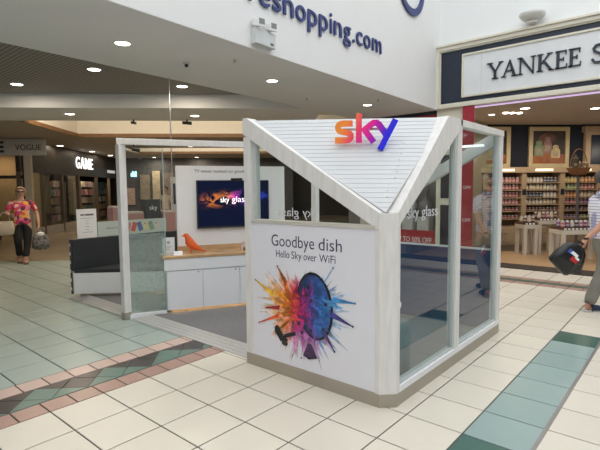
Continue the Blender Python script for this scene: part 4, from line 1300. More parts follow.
# ------------------------------------------------------------------ bulkhead lettering, emergency light, lamps
bd = Vector((-0.0474, 1, 0)).normalized()
bo = Vector((1, 0.0474, 0)).normalized()
def BP(y, z, off=0.0):
    return Vector((XB(y), y, z)) + bo * off
wl = thing('wall_lettering', 'large royal blue web address lettering on the white bulkhead', 'lettering', tuple(BP(4, 3.87)))
full = 'reshopping.com'
xpos = 2.28
tot = 5.65 - 2.28
cu_w = {'r': 0.40, 'e': 0.60, 's': 0.50, 'h': 0.62, 'o': 0.64, 'p': 0.64, 'i': 0.27, 'n': 0.62, 'g': 0.62, '.': 0.30, 'c': 0.55, 'm': 0.95}
unit = tot / sum(cu_w[c] for c in full)
for c in full:
    wch = cu_w[c] * unit
    ink = {'i': 0.40, '.': 0.40, 'r': 0.80}.get(c, 0.80)
    zb = 3.845 + (xpos - 2.3) * 0.028
    obj('letter', text_mb(c, wch * ink, 0.45, 0.022, tuple(BP(xpos + wch * (1 - ink) / 2, zb, 0.012)), bd, (0, 0, 1), bo, bold=0.003), BLUELET, wl)
    xpos += wch
# crescent emblem
mb = MB()
cpts = []
for i in range(25):
    a = math.radians(180 + 190 * i / 24)
    cpts.append((6.82 + 0.58 * math.cos(a), 5.50 + 0.57 * math.sin(a)))
inn = []
for i in range(25):
    a = math.radians(186 + 178 * i / 24)
    inn.append((6.80 + 0.50 * math.cos(a), 5.54 + 0.48 * math.sin(a)))
vs = [BP(y, z, 0.01) for y, z in cpts] + [BP(y, z, 0.01) for y, z in inn] + [BP(y, z, 0.045) for y, z in cpts] + [BP(y, z, 0.045) for y, z in inn]
fs = []
for i in range(24):
    fs += [(50 + i, 51 + i, 76 + i, 75 + i), (i, 25 + i, 26 + i, 1 + i), (i, i + 1, 51 + i, 50 + i), (25 + i, 75 + i, 76 + i, 26 + i)]
tag(obj('crescent_emblem', mb.add(vs, fs), BLUELET), 'royal blue crescent emblem high on the white bulkhead', 'emblem')
em = thing('emergency_light', 'white twin-spot emergency light box on the bulkhead', 'emergency light', tuple(BP(2.52, 3.34)))
obj('box', MB().obox(BP(2.345, 3.345), bd * 0.36, bo * 0.09, (0, 0, 0.185)), M('grey_white_plastic', (0.62, 0.65, 0.65), 0.4), em, bevel=0.01)
obj('maker_label', MB().obox(BP(2.60, 3.37, 0.0905), bd * 0.06, bo * 0.001, (0, 0, 0.03)), GREYINK, em)
for y in (2.40, 2.62):
    hdo = obj('lamp_head', MB().obox(BP(y - 0.06, 3.56, 0.03), bd * 0.13 + Vector((0, 0, 0.012)), bo * 0.10 - Vector((0, 0, 0.03)), (0, 0, 0.09)), WHPL, em, bevel=0.01)
    obj('reflector', MB().obox(BP(y - 0.045, 3.567, 0.128), bd * 0.10 + Vector((0, 0, 0.01)), bo * 0.004 - Vector((0, 0, 0.004)), (0, 0, 0.065)), M('grey_reflector', (0.22, 0.23, 0.23), 0.3), hdo)
    obj('stalk', MB().tube(BP(y, 3.52, 0.05), BP(y, 3.57, 0.06), 0.015, 8), WHPL, em)


def downlight(name, p, label, r=0.085, power=15, col=(1.0, 0.85, 0.66), group=None, lamp=True):
    p = Vector(p)
    t = thing(name, label, 'ceiling light', tuple(p), group)
    obj('trim_ring', MB().lathe([(r + 0.018, 0), (r + 0.018, -0.006), (r, -0.012), (r - 0.004, -0.004)], p, 24), WHPL, t)
    obj('lens', MB().lathe([(r - 0.003, -0.003), (r - 0.003, -0.008), (r * 0.5, -0.009)], p, 24), LENS, t)
    if lamp:
        l = area('lamp', p - Vector((0, 0, 0.02)), r * 1.6, power, col)
        put(l, t)
        l.matrix_parent_inverse = Matrix.Translation(-p)
    return t
SO = 'downlights in the grey soffit'
downlight('downlight', (-2.05, 1.20, 3.296), 'round downlight in the soffit nearest the camera', group=SO)
downlight('downlight', (-2.09, 3.73, 3.296), 'round downlight in the soffit above the kiosk roof', group=SO)
downlight('downlight', (-2.15, 6.60, 3.296), 'round downlight in the soffit above the roof logo', group=SO)
PE = 'downlights in the perforated ceiling'
downlight('downlight', (-4.54, 2.07, 3.58), 'downlight in the perforated ceiling nearest the soffit edge', 0.10, 16, group=PE)
downlight('downlight', (-6.63, 1.61, 3.58), 'leftmost downlight in the perforated ceiling', 0.10, 16, group=PE)
downlight('downlight', (-4.55, 3.79, 3.58), 'downlight in the perforated ceiling beside the hanging rod', 0.10, 16, group=PE)
downlight('downlight', (-7.62, 2.98, 3.3), 'downlight under the ceiling beam on the left', 0.10, 18, group='downlights under the beam')
downlight('downlight', (-5.85, 5.05, 3.3), 'downlight under the ceiling beam above the kiosk portal', 0.10, 18, group='downlights under the beam')
for i, (u, w) in enumerate(((-6.6, 14.88), (-6.4, 17.59), (-6.4, 20.0), (-5.6, 22.4), (-1.83, 15.3), (0.02, 15.6), (-3.2, 13.4))):
    downlight('downlight', tuple(E(u, w, 3.28)), ('small ceiling downlight nearest the grey hanging sign', 'small ceiling downlight above the lit white sign', 'third small downlight along the dark fascia', 'farthest small downlight in the side mall', 'small downlight seen above the television wall', 'right small downlight above the television wall', 'small downlight just behind the warm coffer')[i], 0.12, 5, (1.0, 0.80, 0.55), group='downlights in the side mall ceiling')
downlight('downlight', (0.10, 9.5, 3.32), 'downlight in the candle shop ceiling nearest the pillar', 0.10, 11, (1.0, 0.86, 0.70), group='downlights in the candle shop')
downlight('downlight', (1.27, 10.6, 3.32), 'downlight in the candle shop ceiling at the right', 0.10, 11, (1.0, 0.86, 0.70), group='downlights in the candle shop')
downlight('downlight', (-0.75, 9.9, 3.32), 'downlight in the candle shop ceiling behind the kiosk top', 0.07, 7, (1.0, 0.86, 0.70), group='downlights in the candle shop')
downlight('downlight', (3.0, 10.0, 3.32), 'downlight in the candle shop ceiling beyond the frame', 0.10, 11, (1.0, 0.86, 0.70), group='downlights in the candle shop')
# triple spotlight fitting in the shop ceiling
ts = thing('triple_spotlight', 'triple spotlight fitting in the candle shop ceiling by the red banner', 'spotlight', (-0.3, 9.95, 3.32))
for i in range(3):
    q = Vector((-0.42, 9.85, 3.32)) + e1 * 0.17 * i
    obj('spot_lens', MB().lathe([(0.055, 0), (0.055, -0.02), (0.03, -0.022)], q, 14), LENS, ts)
obj('plate', MB().obox(Vector((-0.48, 9.80, 3.312)), e1 * 0.5, e2 * 0.12, (0, 0, 0.008)), WHPL, ts)
# camera dome and ceiling fittings
dm = thing('ceiling_camera', 'white dome security camera on the grey soffit', 'camera', (-2.197, 2.2, 3.296))
obj('base', MB().lathe([(0.055, 0), (0.055, -0.025), (0.05, -0.03)], (-2.197, 2.2, 3.296), 20), WHPL, dm)
obj('dome', MB().lathe([(0.048, -0.03), (0.046, -0.05), (0.036, -0.072), (0.015, -0.085)], (-2.197, 2.2, 3.296), 20), WHPL, dm, smooth=True)
obj('lens', MB().tube((-2.17, 2.175, 3.245), (-2.145, 2.15, 3.235), 0.024, 14), BLACK, dm)
for i, (x, y, lb) in enumerate(((-1.62, 2.53, 'small sprinkler head in the soffit under the emergency light'), (-1.68, 6.24, 'small sprinkler head in the soffit right of the last downlight'), (-2.6, 5.2, 'small sprinkler head in the soffit above the slatted roof'))):
    s = thing('sprinkler', lb, 'sprinkler', (x, y, 3.296), 'sprinkler heads in the soffit')
    obj('stem', MB().tube((x, y, 3.296), (x, y, 3.255), 0.012, 8), ALU, s)
    obj('deflector', MB().lathe([(0.03, 0), (0.03, -0.004), (0.01, -0.006)], (x, y, 3.256), 12), ALU, s)
for i, (p, lb) in enumerate(((E(-2.13, 8.35, 3.3), 'small black camera under the beam left of the hanging rod'), (E(-0.85, 8.35, 3.3), 'larger black camera under the beam right of the hanging rod'))):
    s = thing('beam_camera', lb, 'camera', tuple(p), 'black cameras under the ceiling beam')
    obj('mount', MB().tube(p, p - Vector((0, 0, 0.05)), 0.02, 8), BLACK, s)
    obj('body', MB().tube(p - Vector((0, 0, 0.07)) - e1 * (0.06 + .05 * i), p - Vector((0, 0, 0.09)) + e1 * (0.06 + .05 * i), 0.03 + .01 * i, 12), BLACK, s)
# hanging rod at the soffit edge
hr = thing('hanging_rod', 'thin chrome rod hanging from the soffit edge behind the kiosk post', 'rod', (-3.11, 2.51, 0.9))
obj('rod', MB().tube((-3.08, 2.51, 1.25), (-3.08, 2.51, 3.3), 0.009, 10), CHROME, hr)
obj('joint_collar', MB().tube((-3.08, 2.51, 2.80), (-3.08, 2.51, 2.84), 0.02, 10), CHROME, hr)
# uplighter on the white wall
up = thing('wall_uplighter', 'white double dish uplighter above the candle shop fascia', 'wall lamp', (0.55, 8.2, 4.66))
obj('bowl', MB().lathe([(0.05, 4.72), (0.16, 4.75), (0.225, 4.81), (0.235, 4.86), (0.22, 4.87), (0.10, 4.80)], (0.55, 8.12, 0), 28), M('white_enamel', (0.66, 0.66, 0.63), 0.4), up, smooth=True)
obj('lower_cup', MB().lathe([(0.05, 4.665), (0.09, 4.68), (0.10, 4.715), (0.05, 4.73)], (0.55, 8.12, 0), 22), MATS['white_enamel'], up, smooth=True)
obj('stem', MB().tube((0.55, 8.12, 4.70), (0.55, 8.22, 4.645), 0.035, 12), MATS['white_enamel'], up)
# cove lights of the coffers
for (u0, u1, w, z) in ((-4.7, 2.0, 8.62, 3.5), (-4.7, 2.0, 16.1, 3.5)):
    cl = area('cove_lamp', E((u0 + u1) / 2, w + 0.12, z), u1 - u0, 70, (1.0, 0.86, 0.66), rot=(math.radians(100), 0, math.radians(45)), sy=0.12, shape='RECTANGLE')

# ------------------------------------------------------------------ side mall shops on the left
sw = thing('dark_shop_front', 'dark brown shopfront under the lit white sign on the left', 'shopfront', tuple(E(-6.95, 18, 0)))
obj('fascia', MB().obox(E(-7.0, 12.42, 2.22), e2 * 11.4, e1 * 0.12, (0, 0, 1.06)), DARKSHOP, sw)
for k, ch in enumerate('GAME'):
    obj('sign_letter', text_mb(ch, {'G': 0.40, 'A': 0.42, 'M': 0.48, 'E': 0.30}[ch], 0.70, 0.03, tuple(E(-6.87, 16.95 + (0, 0.50, 1.02, 1.62)[k], 2.54)), e2, (0, 0, 1), e1, bold=0.006), LITW, sw)
for i in range(6):
    obj('small_sign_stroke', MB().obox(E(-6.87, 20.9 + i * 0.2, 2.47), e2 * 0.12, e1 * 0.02, (0, 0, 0.14)), M('dim_white_print', (0.5, 0.5, 0.5), 0.5, emit=(1, 1, 1), es=0.25), sw)
obj('plinth', MB().obox(E(-7.0, 12.42, 0), e2 * 5.2, e1 * 0.10, (0, 0, 0.30)), M('pale_stone_plinth', (0.35, 0.31, 0.26), 0.5), sw)
for w in (12.42, 14.0, 15.6, 17.2, 19.4, 21.2, 23.4):
    obj('mullion', MB().obox(E(-7.0, w, 0), e2 * 0.10, e1 * 0.12, (0, 0, 2.22)), M('bronze_mullion', (0.12, 0.095, 0.07), 0.4, metal=0.3), sw)
for w in (12.52, 14.1, 15.7):
    obj('window_pane', MB().obox(E(-6.95, w, 0.3), e2 * 1.48, e1 * 0.01, (0, 0, 1.92)), PANE, sw)
struct('wall_shop_inner', MB().obox(E(-11.5, 12.42, 0), e2 * 11.6, e1 * 0.1, (0, 0, 3.2)), M('dim_brown_inner', (0.07, 0.055, 0.04), 0.7, var=0.3, scale=1.0), 'dim inner wall of the dark shop')
# product shelving inside
rp = random.Random(21)
PB = [M('box_print_%d' % i, c, 0.5, var=0.2, scale=12) for i, c in enumerate(((0.16, 0.03, 0.025), (0.26, 0.23, 0.18), (0.04, 0.07, 0.13), (0.05, 0.10, 0.07), (0.20, 0.13, 0.04), (0.13, 0.13, 0.13), (0.18, 0.07, 0.10)))]
bxm = []
for m in PB:
    me = mesh_of(MB().box((-0.12, -0.05, 0), (0.12, 0.05, 0.26)), 'product_box')
    me.materials.append(m)
    bxm.append(me)
colname = ('red', 'cream', 'blue', 'green', 'amber', 'grey', 'pink')
for s, (w0, u0) in enumerate(((14.3, -7.9), (17.5, -8.3), (19.3, -7.7), (21.4, -7.7))):
    rk = thing('product_rack', 'dark shop rack of product boxes ' + ('behind the left shop window', 'below the lit white sign', 'right of the lit white sign', 'nearest the kiosk post')[s], 'rack', tuple(E(u0, w0 + 0.8, 0)))
    obj('frame', MB().obox(E(u0 - 0.25, w0, 0), e2 * 1.6, e1 * 0.05, (0, 0, 2.0)).obox(E(u0 - 0.2, w0, 0), e2 * 0.05, e1 * 0.3, (0, 0, 2.0)).obox(E(u0 - 0.2, w0 + 1.55, 0), e2 * 0.05, e1 * 0.3, (0, 0, 2.0)), M('rack_grey', (0.13, 0.11, 0.09), 0.6), rk)
    for r in range(5):
        z = 0.25 + r * 0.38
        obj('shelf', MB().obox(E(u0 - 0.2, w0 + 0.05, z - 0.02), e2 * 1.5, e1 * 0.3, (0, 0, 0.02)), MATS['rack_grey'], rk)
        for k in range(5):
            ci = rp.randrange(7)
            o = bpy.data.objects.new('product_box', bxm[ci])
            COL.objects.link(o)
            o.location = E(u0 + 0.02, w0 + 0.22 + k * 0.28, z)
            o.rotation_euler.z = math.radians(135)
            tag(o, '%s box, %s in the %s row, rack %s' % (colname[ci], ORD[k], ('bottom', 'second', 'middle', 'fourth', 'top')[r], ('behind the left shop window', 'below the lit white sign', 'right of the lit white sign', 'nearest the kiosk post')[s]), 'box', 'product boxes in the dark shop')
for w, z in ((18.3, 2.40), (19.5, 2.37), (20.5, 2.36)):
    downlight('shop_downlight', tuple(E(-7.4, w, z)), 'low warm lamp in the dark shop entrance, ' + {18.3: 'left', 19.5: 'middle', 20.5: 'right'}[w] + ' of three', 0.13, 6, (1.0, 0.78, 0.5), group='lamps in the dark shop entrance')
# hanging grey sign, pillar, dark doorway
vs_ = thing('grey_hanging_sign', 'light grey shop sign with black capitals at the left edge', 'shop sign', tuple(E(-7.2, 12.3, 2.74)))
obj('board', MB().obox(E(-8.6, 12.3, 2.74), e1 * 2.6, e2 * 0.10, (0, 0, 0.52)), M('pale_grey_sign', (0.42, 0.41, 0.38), 0.5), vs_)
obj('sign_lettering', text_mb('VOGUE', 0.80, 0.26, 0.01, tuple(E(-6.92, 12.299, 2.90)), e1, (0, 0, 1), -e2), BLACK, vs_)
obj('sign_lettering', text_mb('E', 0.26, 0.48, 0.01, tuple(E(-7.52, 12.299, 2.84)), e1, (0, 0, 1), -e2, bold=0.03), BLACK, vs_)
struct('trim_7', MB().obox(E(-6.70, 12.32, 0), e1 * 0.22, e2 * 0.12, (0, 0, 2.74)), M('pale_pillar', (0.42, 0.37, 0.30), 0.6), 'pale pillar under the grey hanging sign')
dd = thing('dark_doorway', 'dark framed glass doorway behind the walking woman', 'doorway', tuple(E(-7.6, 12.5, 0)))
for u in (-9.0, -7.75, -6.82):
    obj('jamb', MB().obox(E(u, 12.45, 0), e1 * 0.12, e2 * 0.10, (0, 0, 2.74)), DARKSHOP, dd)
obj('transom', MB().obox(E(-9.0, 12.45, 2.0), e1 * 2.3, e2 * 0.10, (0, 0, 0.10)), DARKSHOP, dd)
for u in (-8.88, -7.63):
    obj('door_pane', MB().obox(E(u, 12.49, 0.05), e1 * (1.13 if u < -8 else 0.81), e2 * 0.01, (0, 0, 1.95)), PANE, dd)
struct('wall_doorway_inner', MB().obox(E(-12, 14.0, 0), e1 * 5.0, e2 * 0.1, (0, 0, 3.2)), M('warm_inner_wall', (0.30, 0.21, 0.12), 0.7), 'warm inner wall behind the dark doorway')
area('doorway_lamp', E(-8.2, 13.2, 2.9), 0.4, 14, (1.0, 0.75, 0.45))

# far things seen through the kiosk glass screen
fs_ = thing('far_shop_display', 'grey far shopfront with cyan sign seen through the kiosk glass', 'shopfront', tuple(E(-3, 22, 0)))
obj('front_wall', MB().obox(E(-6.9, 22.3, 0), e1 * 9.5, e2 * 0.1, (0, 0, 3.28)), M('slate_shop_wall', (0.10, 0.10, 0.11), 0.6, var=0.2), fs_)
for i, h in enumerate((0.20, 0.30, 0.26, 0.30)):
    obj('cyan_sign_stroke', MB().obox(E(-6.10 + 0.08 * i, 22.25, 2.30), e1 * 0.06, e2 * 0.03, (0, 0, h)), M('cyan_lit', (0.5, 0.9, 1), 0.4, var=0, emit=(0.45, 0.85, 1.0), es=1.2), fs_)
for i, (u, w_, z0, z1, c) in enumerate(((-5.6, 0.5, 0.9, 2.4, (0.30, 0.26, 0.21)), (-4.95, 0.40, 0.3, 2.6, (0.55, 0.47, 0.35)), (-4.35, 0.5, 0.3, 2.5, (0.20, 0.18, 0.16)), (-3.6, 0.45, 0.4, 2.4, (0.40, 0.34, 0.26)), (-6.4, 0.5, 0.8, 1.7, (0.45, 0.33, 0.30)))):
    obj('display_panel', MB().obox(E(u, 22.15, z0), e1 * w_, e2 * 0.10, (0, 0, z1 - z0)), M('display_panel_%d' % i, c, 0.5, var=0.2), fs_)
downlight('downlight', tuple(E(-4.7, 21.6, 3.28)), 'small downlight over the far shop display', 0.1, 14, (1, 0.82, 0.6), group='downlights in the side mall ceiling')
downlight('downlight', tuple(E(-2.5, 21.6, 3.28)), 'right small downlight over the far shop display', 0.1, 14, (1, 0.82, 0.6), group='downlights in the side mall ceiling')
# blocks behind the advert board
ck = thing('charcoal_display_block', 'charcoal display block with white lettering behind the advert board', 'display block', (-4.6, 3.05, 0))
obj('block', MB().box((-4.70, 2.90, 0), (-4.5, 3.20, 1.42)), M('charcoal_laminate', (0.055, 0.06, 0.065), 0.5), ck)
obj('block_lettering', text_mb('sky', 0.16, 0.12, 0.002, (-4.499, 2.97, 1.23), (0, 1, 0), (0, 0, 1), (1, 0, 0)), WHITEP, ck)
PK = M('dusty_pink_laminate', (0.42, 0.24, 0.22), 0.5, var=0.03)
for nm, y0, y1, h, lb in (('l', 2.27, 2.49, 1.29, 'dusty pink display block left of the charcoal one'), ('m', 2.52, 2.86, 1.18, 'middle dusty pink display block with a pale tray'), ('r', 3.24, 3.52, 1.17, 'dusty pink display block right of the charcoal one')):
    b_ = thing('pink_display_block', lb, 'display block', (-4.6, (y0 + y1) / 2, 0))
    obj('block', MB().box((-4.70, y0, 0), (-4.5, y1, h)), PK, b_, bevel=0.004)
    obj('top_tray', MB().box((-4.69, y0 + 0.01, h), (-4.51, y1 - 0.01, h + 0.03)), M('pale_tray', (0.5, 0.46, 0.42), 0.5), b_)
tt = thing('screen_totem', 'pale upright totem with a dark screen beside the television wall', 'totem', (-4.95, 3.9, 0.0))
q = Vector((-5.05, 3.80, 0))
obj('body', MB().obox(q, e1 * 0.33, e2 * 0.07, (0, 0, 1.85)), M('pale_totem', (0.45, 0.47, 0.48), 0.4), tt)
obj('screen', MB().obox(q + e1 * 0.05 - e2 * 0.003 + Vector((0, 0, 1.30)), e1 * 0.22, e2 * 0.003, (0, 0, 0.42)), M('off_screen', (0.05, 0.05, 0.07), 0.2), tt)

# ------------------------------------------------------------------ people
def skin_obj(name, nodes, edges, mat, parent, xf, root, sub=2):
    """grow one continuous surface over a skeleton of joints"""
    keys = list(nodes)
    me = bpy.data.meshes.new(name)
    me.from_pydata([nodes[k][0] for k in keys], [(keys.index(a), keys.index(b)) for a, b in edges], [])
    o = bpy.data.objects.new(name, me)
    COL.objects.link(o)
    sk = o.modifiers.new('skin', 'SKIN')
    sk.use_smooth_shade = True
    sk.branch_smoothing = 0.3
    if not me.skin_vertices:
        bpy.context.view_layer.objects.active = o
    sv = me.skin_vertices[0].data
    for i, k in enumerate(keys):
        r = nodes[k][1]
        sv[i].radius = r if isinstance(r, tuple) else (r, r)
        sv[i].use_root = (k == root)
    sb_ = o.modifiers.new('sub', 'SUBSURF')
    sb_.levels = sub
    sb_.render_levels = sub
    bpy.context.view_layer.update()
    dg = bpy.context.evaluated_depsgraph_get()
    nm = bpy.data.meshes.new_from_object(o.evaluated_get(dg))
    o.modifiers.clear()
    o.data = nm
    bpy.data.meshes.remove(me)
    nm.transform(xf)
    nm.materials.clear()
    nm.materials.append(mat)
    nm.name = name
    nm.polygons.foreach_set('use_smooth', [True] * len(nm.polygons))
    put(o, parent)
    return o


def hand(nodes, edges, tag_, wrist, d, side, palm, r=0.0085):
    """palm and five bent fingers; d = direction of the hand, side = towards the thumb, palm = facing"""
    d, side, palm = Vector(d).normalized(), Vector(side).normalized(), Vector(palm).normalized()
    w = Vector(wrist)
    pk = tag_ + '_palm'
    nodes[pk] = (tuple(w + d * 0.05), (0.034, 0.018))
    edges.append((tag_ + '_wrist', pk))
    for i, (off, L) in enumerate(((0.030, 0.070), (0.010, 0.080), (-0.010, 0.075), (-0.030, 0.058))):
        k0, k1, k2 = '%s_f%da' % (tag_, i), '%s_f%db' % (tag_, i), '%s_f%dc' % (tag_, i)
        b = w + d * 0.092 + side * off
        nodes[k0] = (tuple(b), (r * 1.1, r * 1.1))
        nodes[k1] = (tuple(b + (d * 0.8 + palm * 0.6) * L * 0.5), (r, r))
        nodes[k2] = (tuple(b + (d * 0.8 + palm * 0.6) * L * 0.5 + (d * 0.1 + palm) * L * 0.5), (r * .85, r * .85))
        edges += [(pk, k0), (k0, k1), (k1, k2)]
    k0, k1 = tag_ + '_ta', tag_ + '_tb'
    nodes[k0] = (tuple(w + d * 0.045 + side * 0.048 + palm * 0.012), (r * 1.15, r * 1.15))
    nodes[k1] = (tuple(w + d * 0.082 + side * 0.056 + palm * 0.03), (r, r))
    edges += [(pk, k0), (k0, k1)]


def person(label, loc, rz, J, mats, hairlen, female, scale=1.0, glasses=False, girth=1.0):
    root = thing('person', label, 'person', tuple(loc))
    xf = Matrix.Translation(loc) @ Matrix.Rotation(rz, 4, 'Z') @ Matrix.Diagonal((scale * girth, scale * girth, scale, 1))
    N, Ed = {}, []
    hz = J['head']
    N['pelvis'] = ((0, 0, 0.96), (0.155, 0.115))
    N['waist'] = ((0, 0.01, 1.10), (0.135, 0.105))
    N['chest'] = ((0, 0.0, 1.29), (0.155, 0.115))
    N['nbase'] = ((0, -0.01, 1.44), (0.085, 0.07))
    N['neck'] = ((0, 0.0, 1.50), (0.052, 0.054))
    N['jaw'] = ((hz[0], 0.022, 1.565), (0.056, 0.066))
    N['face'] = ((hz[0], 0.016, 1.63), (0.072, 0.090))
    N['brow'] = ((hz[0], 0.008, 1.685), (0.073, 0.092))
    N['crown'] = ((hz[0], 0.0, 1.735), (0.050, 0.062))
    Ed += [('pelvis', 'waist'), ('waist', 'chest'), ('chest', 'nbase'), ('nbase', 'neck'), ('neck', 'jaw'), ('jaw', 'face'), ('face', 'brow'), ('brow', 'crown')]
    for s, k in ((1, 'R'), (-1, 'L')):
        a = J['arm' + k]
        l = J['leg' + k]
        N[k + '_sh'] = ((s * 0.165, -0.01, 1.395), (0.062, 0.060))
        N[k + '_el'] = (a[0], (0.043, 0.043))
        N[k + '_fo'] = (tuple(Vector(a[0]).lerp(Vector(a[1]), 0.35)), (0.042, 0.040))
        N[k + '_wrist'] = (a[1], (0.027, 0.024))
        Ed += [('chest', k + '_sh'), (k + '_sh', k + '_el'), (k + '_el', k + '_fo'), (k + '_fo', k + '_wrist')]
        hand(N, Ed, k, a[1], a[2], a[3], a[4])
        N[k + '_hip'] = ((s * 0.090, 0, 0.88), (0.098, 0.10))
        N[k + '_kn'] = (l[0], (0.060, 0.062))
        N[k + '_ca'] = (tuple(Vector(l[0]).lerp(Vector(l[1]), 0.33) + Vector((0, -0.015, 0))), (0.054, 0.058))
        N[k + '_an'] = (l[1], (0.038, 0.042))
        t = Vector(l[1])
        fd_ = Vector(l[2])
        N[k + '_hl'] = (tuple(t + Vector((0, 0, -0.045)) - fd_ * 0.03), (0.034, 0.032))
        N[k + '_bl'] = (tuple(t + Vector((0, 0, -0.055)) + fd_ * 0.11), (0.040, 0.026))
        N[k + '_to'] = (tuple(t + Vector((0, 0, -0.060)) + fd_ * 0.17), (0.034, 0.020))
        Ed += [('pelvis', k + '_hip'), (k + '_hip', k + '_kn'), (k + '_kn', k + '_ca'), (k + '_ca', k + '_an'), (k + '_an', k + '_hl'), (k + '_hl', k + '_bl'), (k + '_bl', k + '_to')]
    body = skin_obj('body', N, Ed, mats['skin'], root, xf, 'pelvis')
    # clothes: same joints, wider
    G = lambda k, g: (N[k][0], (N[k][1][0] + g, N[k][1][1] + g))
    hem = 0.86 if female else 0.87
    S = {'hem': ((0, 0, hem), (0.200, 0.155)), 'pelvis': ((0, 0, 0.98), (0.172, 0.135)), 'waist': G('waist', 0.024 if female else 0.045), 'chest': G('chest', 0.024), 'nbase': ((0, -0.01, 1.435), (0.102, 0.088))}
    SE = [('hem', 'pelvis'), ('pelvis', 'waist'), ('waist', 'chest'), ('chest', 'nbase')]
    for k in 'RL':
        S[k + '_sh'] = G(k + '_sh', 0.024)
        p, q = Vector(N[k + '_sh'][0]), Vector(N[k + '_el'][0])
        f = 0.8
        S[k + '_sl'] = (tuple(p.lerp(q, f)), (0.068, 0.066))
        SE += [('chest', k + '_sh'), (k + '_sh', k + '_sl')]
    skin_obj('shirt', S, SE, mats['shirt'], root, xf, 'chest')
    P = {'top': ((0, 0, 1.0), (0.150, 0.118)), 'pelvis': ((0, 0, 0.95), (0.178, 0.136))}
    PE_ = [('top', 'pelvis')]
    g = 0.010 if female else 0.024
    for k in 'RL':
        P[k + '_hip'] = G(k + '_hip', g)
        P[k + '_kn'] = G(k + '_kn', g)
        P[k + '_ca'] = G(k + '_ca', g)
        a = Vector(N[k + '_an'][0])
        P[k + '_cf'] = (tuple(a + Vector((0, -0.005, -0.02 if not female else 0.03))), (0.050 + g, 0.058 + g))
        PE_ += [('pelvis', k + '_hip'), (k + '_hip', k + '_kn'), (k + '_kn', k + '_ca'), (k + '_ca', k + '_cf')]
    skin_obj('trousers', P, PE_, mats['trousers'], root, xf, 'pelvis')
    for k in 'RL':
        t_ = Vector(N[k + '_an'][0])
        H = {'z': (tuple(t_ + Vector((0, 0, -0.005))), (0.054, 0.064)), 'a': G(k + '_hl', 0.020), 'b': G(k + '_bl', 0.016), 'c': G(k + '_to', 0.016)}
        so_ = skin_obj('shoe', H, [('z', 'a'), ('a', 'b'), ('b', 'c')], mats['shoe'], root, xf, 'a')
        t = Vector(N[k + '_an'][0])
        fd_ = Vector(J['leg' + k][2])
        sd_ = Vector((fd_.y, -fd_.x, 0)).normalized()
        o_ = t + Vector((0, 0, -0.094)) - fd_ * 0.07 - sd_ * 0.042
        mb = MB().obox(o_, fd_ * 0.28, sd_ * 0.084, (0, 0, 0.02))
        mb.v = [tuple(xf @ Vector(v)) for v in mb.v]
        obj('sole', mb, mats['sole'], so_, bevel=0.008)
    # hair
    n1, n2 = 20, 12
    vs, fs = [], []
    for j in range(n2 + 1):
        ph = math.pi * j / n2
        for i in range(n1):
            th = 2 * math.pi * i / n1
            x, y, z = 0.092 * math.sin(ph) * math.cos(th), 0.112 * math.sin(ph) * math.sin(th) - 0.008, 1.668 + 0.100 * math.cos(ph)
            front = (y - 0.02) / 0.09
            low = 1.60 - 0.05 * (hairlen - 2)
            if front > 0:
                low = 1.60 + min(1, front * 1.6) * 0.125
            if z < 1.62 and hairlen > 2 and front <= 0:
                z = 1.62 - (1.62 - z) * (1 + 0.9 * (hairlen - 2))
                x *= 1.15
            z = max(z, low)
            vs.append((hz[0] + x, y, z + 0.004 * math.sin(i * 3.1)))
    for j in range(n2):
        for i in range(n1):
            fs.append([j * n1 + i, j * n1 + (i + 1) % n1, (j + 1) * n1 + (i + 1) % n1, (j + 1) * n1 + i])
    hm = MB().add(vs, fs)
    hm.v = [tuple(xf @ Vector(v)) for v in hm.v]
    obj('hair', hm, mats['hair'], root, smooth=True)
    if not female:
        cm = MB().lathe([(0.092, 1.425), (0.078, 1.462), (0.066, 1.492), (0.072, 1.486), (0.088, 1.45)], (0, -0.008, 0), 18)
        cm.v = [tuple(xf @ Vector(v)) for v in cm.v]
        obj('collar', cm, mats['shirt'], root, smooth=True)
    def face(name, mb, mat):
        mb.v = [tuple(xf @ Vector(v)) for v in mb.v]
        return obj(name, mb, mat, body, smooth=True)
    x = hz[0]
    for s in (-1, 1):
        face('eye', MB().lathe([(0.002, -0.011), (0.009, -0.007), (0.011, 0), (0.009, 0.007), (0.002, 0.011)], (x + s * 0.031, 0.094, 1.645), 10), M('eye_dark', (0.05, 0.035, 0.03), 0.3))
        face('ear', MB().lathe([(0.004, -0.03), (0.012, -0.02), (0.014, 0.01), (0.006, 0.03)], (x + s * 0.078, 0.005, 1.635), 8), mats['skin'])
    face('nose', MB().add([(x - 0.014, 0.095, 1.61), (x + 0.014, 0.095, 1.61), (x, 0.125, 1.613), (x - 0.006, 0.098, 1.655), (x + 0.006, 0.098, 1.655)], [(0, 1, 2), (0, 2, 3), (1, 4, 2), (3, 2, 4), (0, 3, 4, 1)]), mats['skin'])
    face('mouth', MB().box((x - 0.022, 0.080, 1.578), (x + 0.022, 0.094, 1.587)), M('lip', (0.42, 0.14, 0.12), 0.5))
    if glasses:
        mb = MB()
        for s in (-1, 1):
            mb.box((x + s * 0.034 - 0.026, 0.103, 1.63), (x + s * 0.034 + 0.026, 0.108, 1.662))
            mb.box((x + s * 0.066 - 0.003, 0.0, 1.652), (x + s * 0.066 + 0.003, 0.106, 1.66))
        mb.box((x - 0.01, 0.104, 1.648), (x + 0.01, 0.108, 1.655))
        mb.v = [tuple(xf @ Vector(v)) for v in mb.v]
        obj('glasses', mb, BLACK, root)
    return root, xf


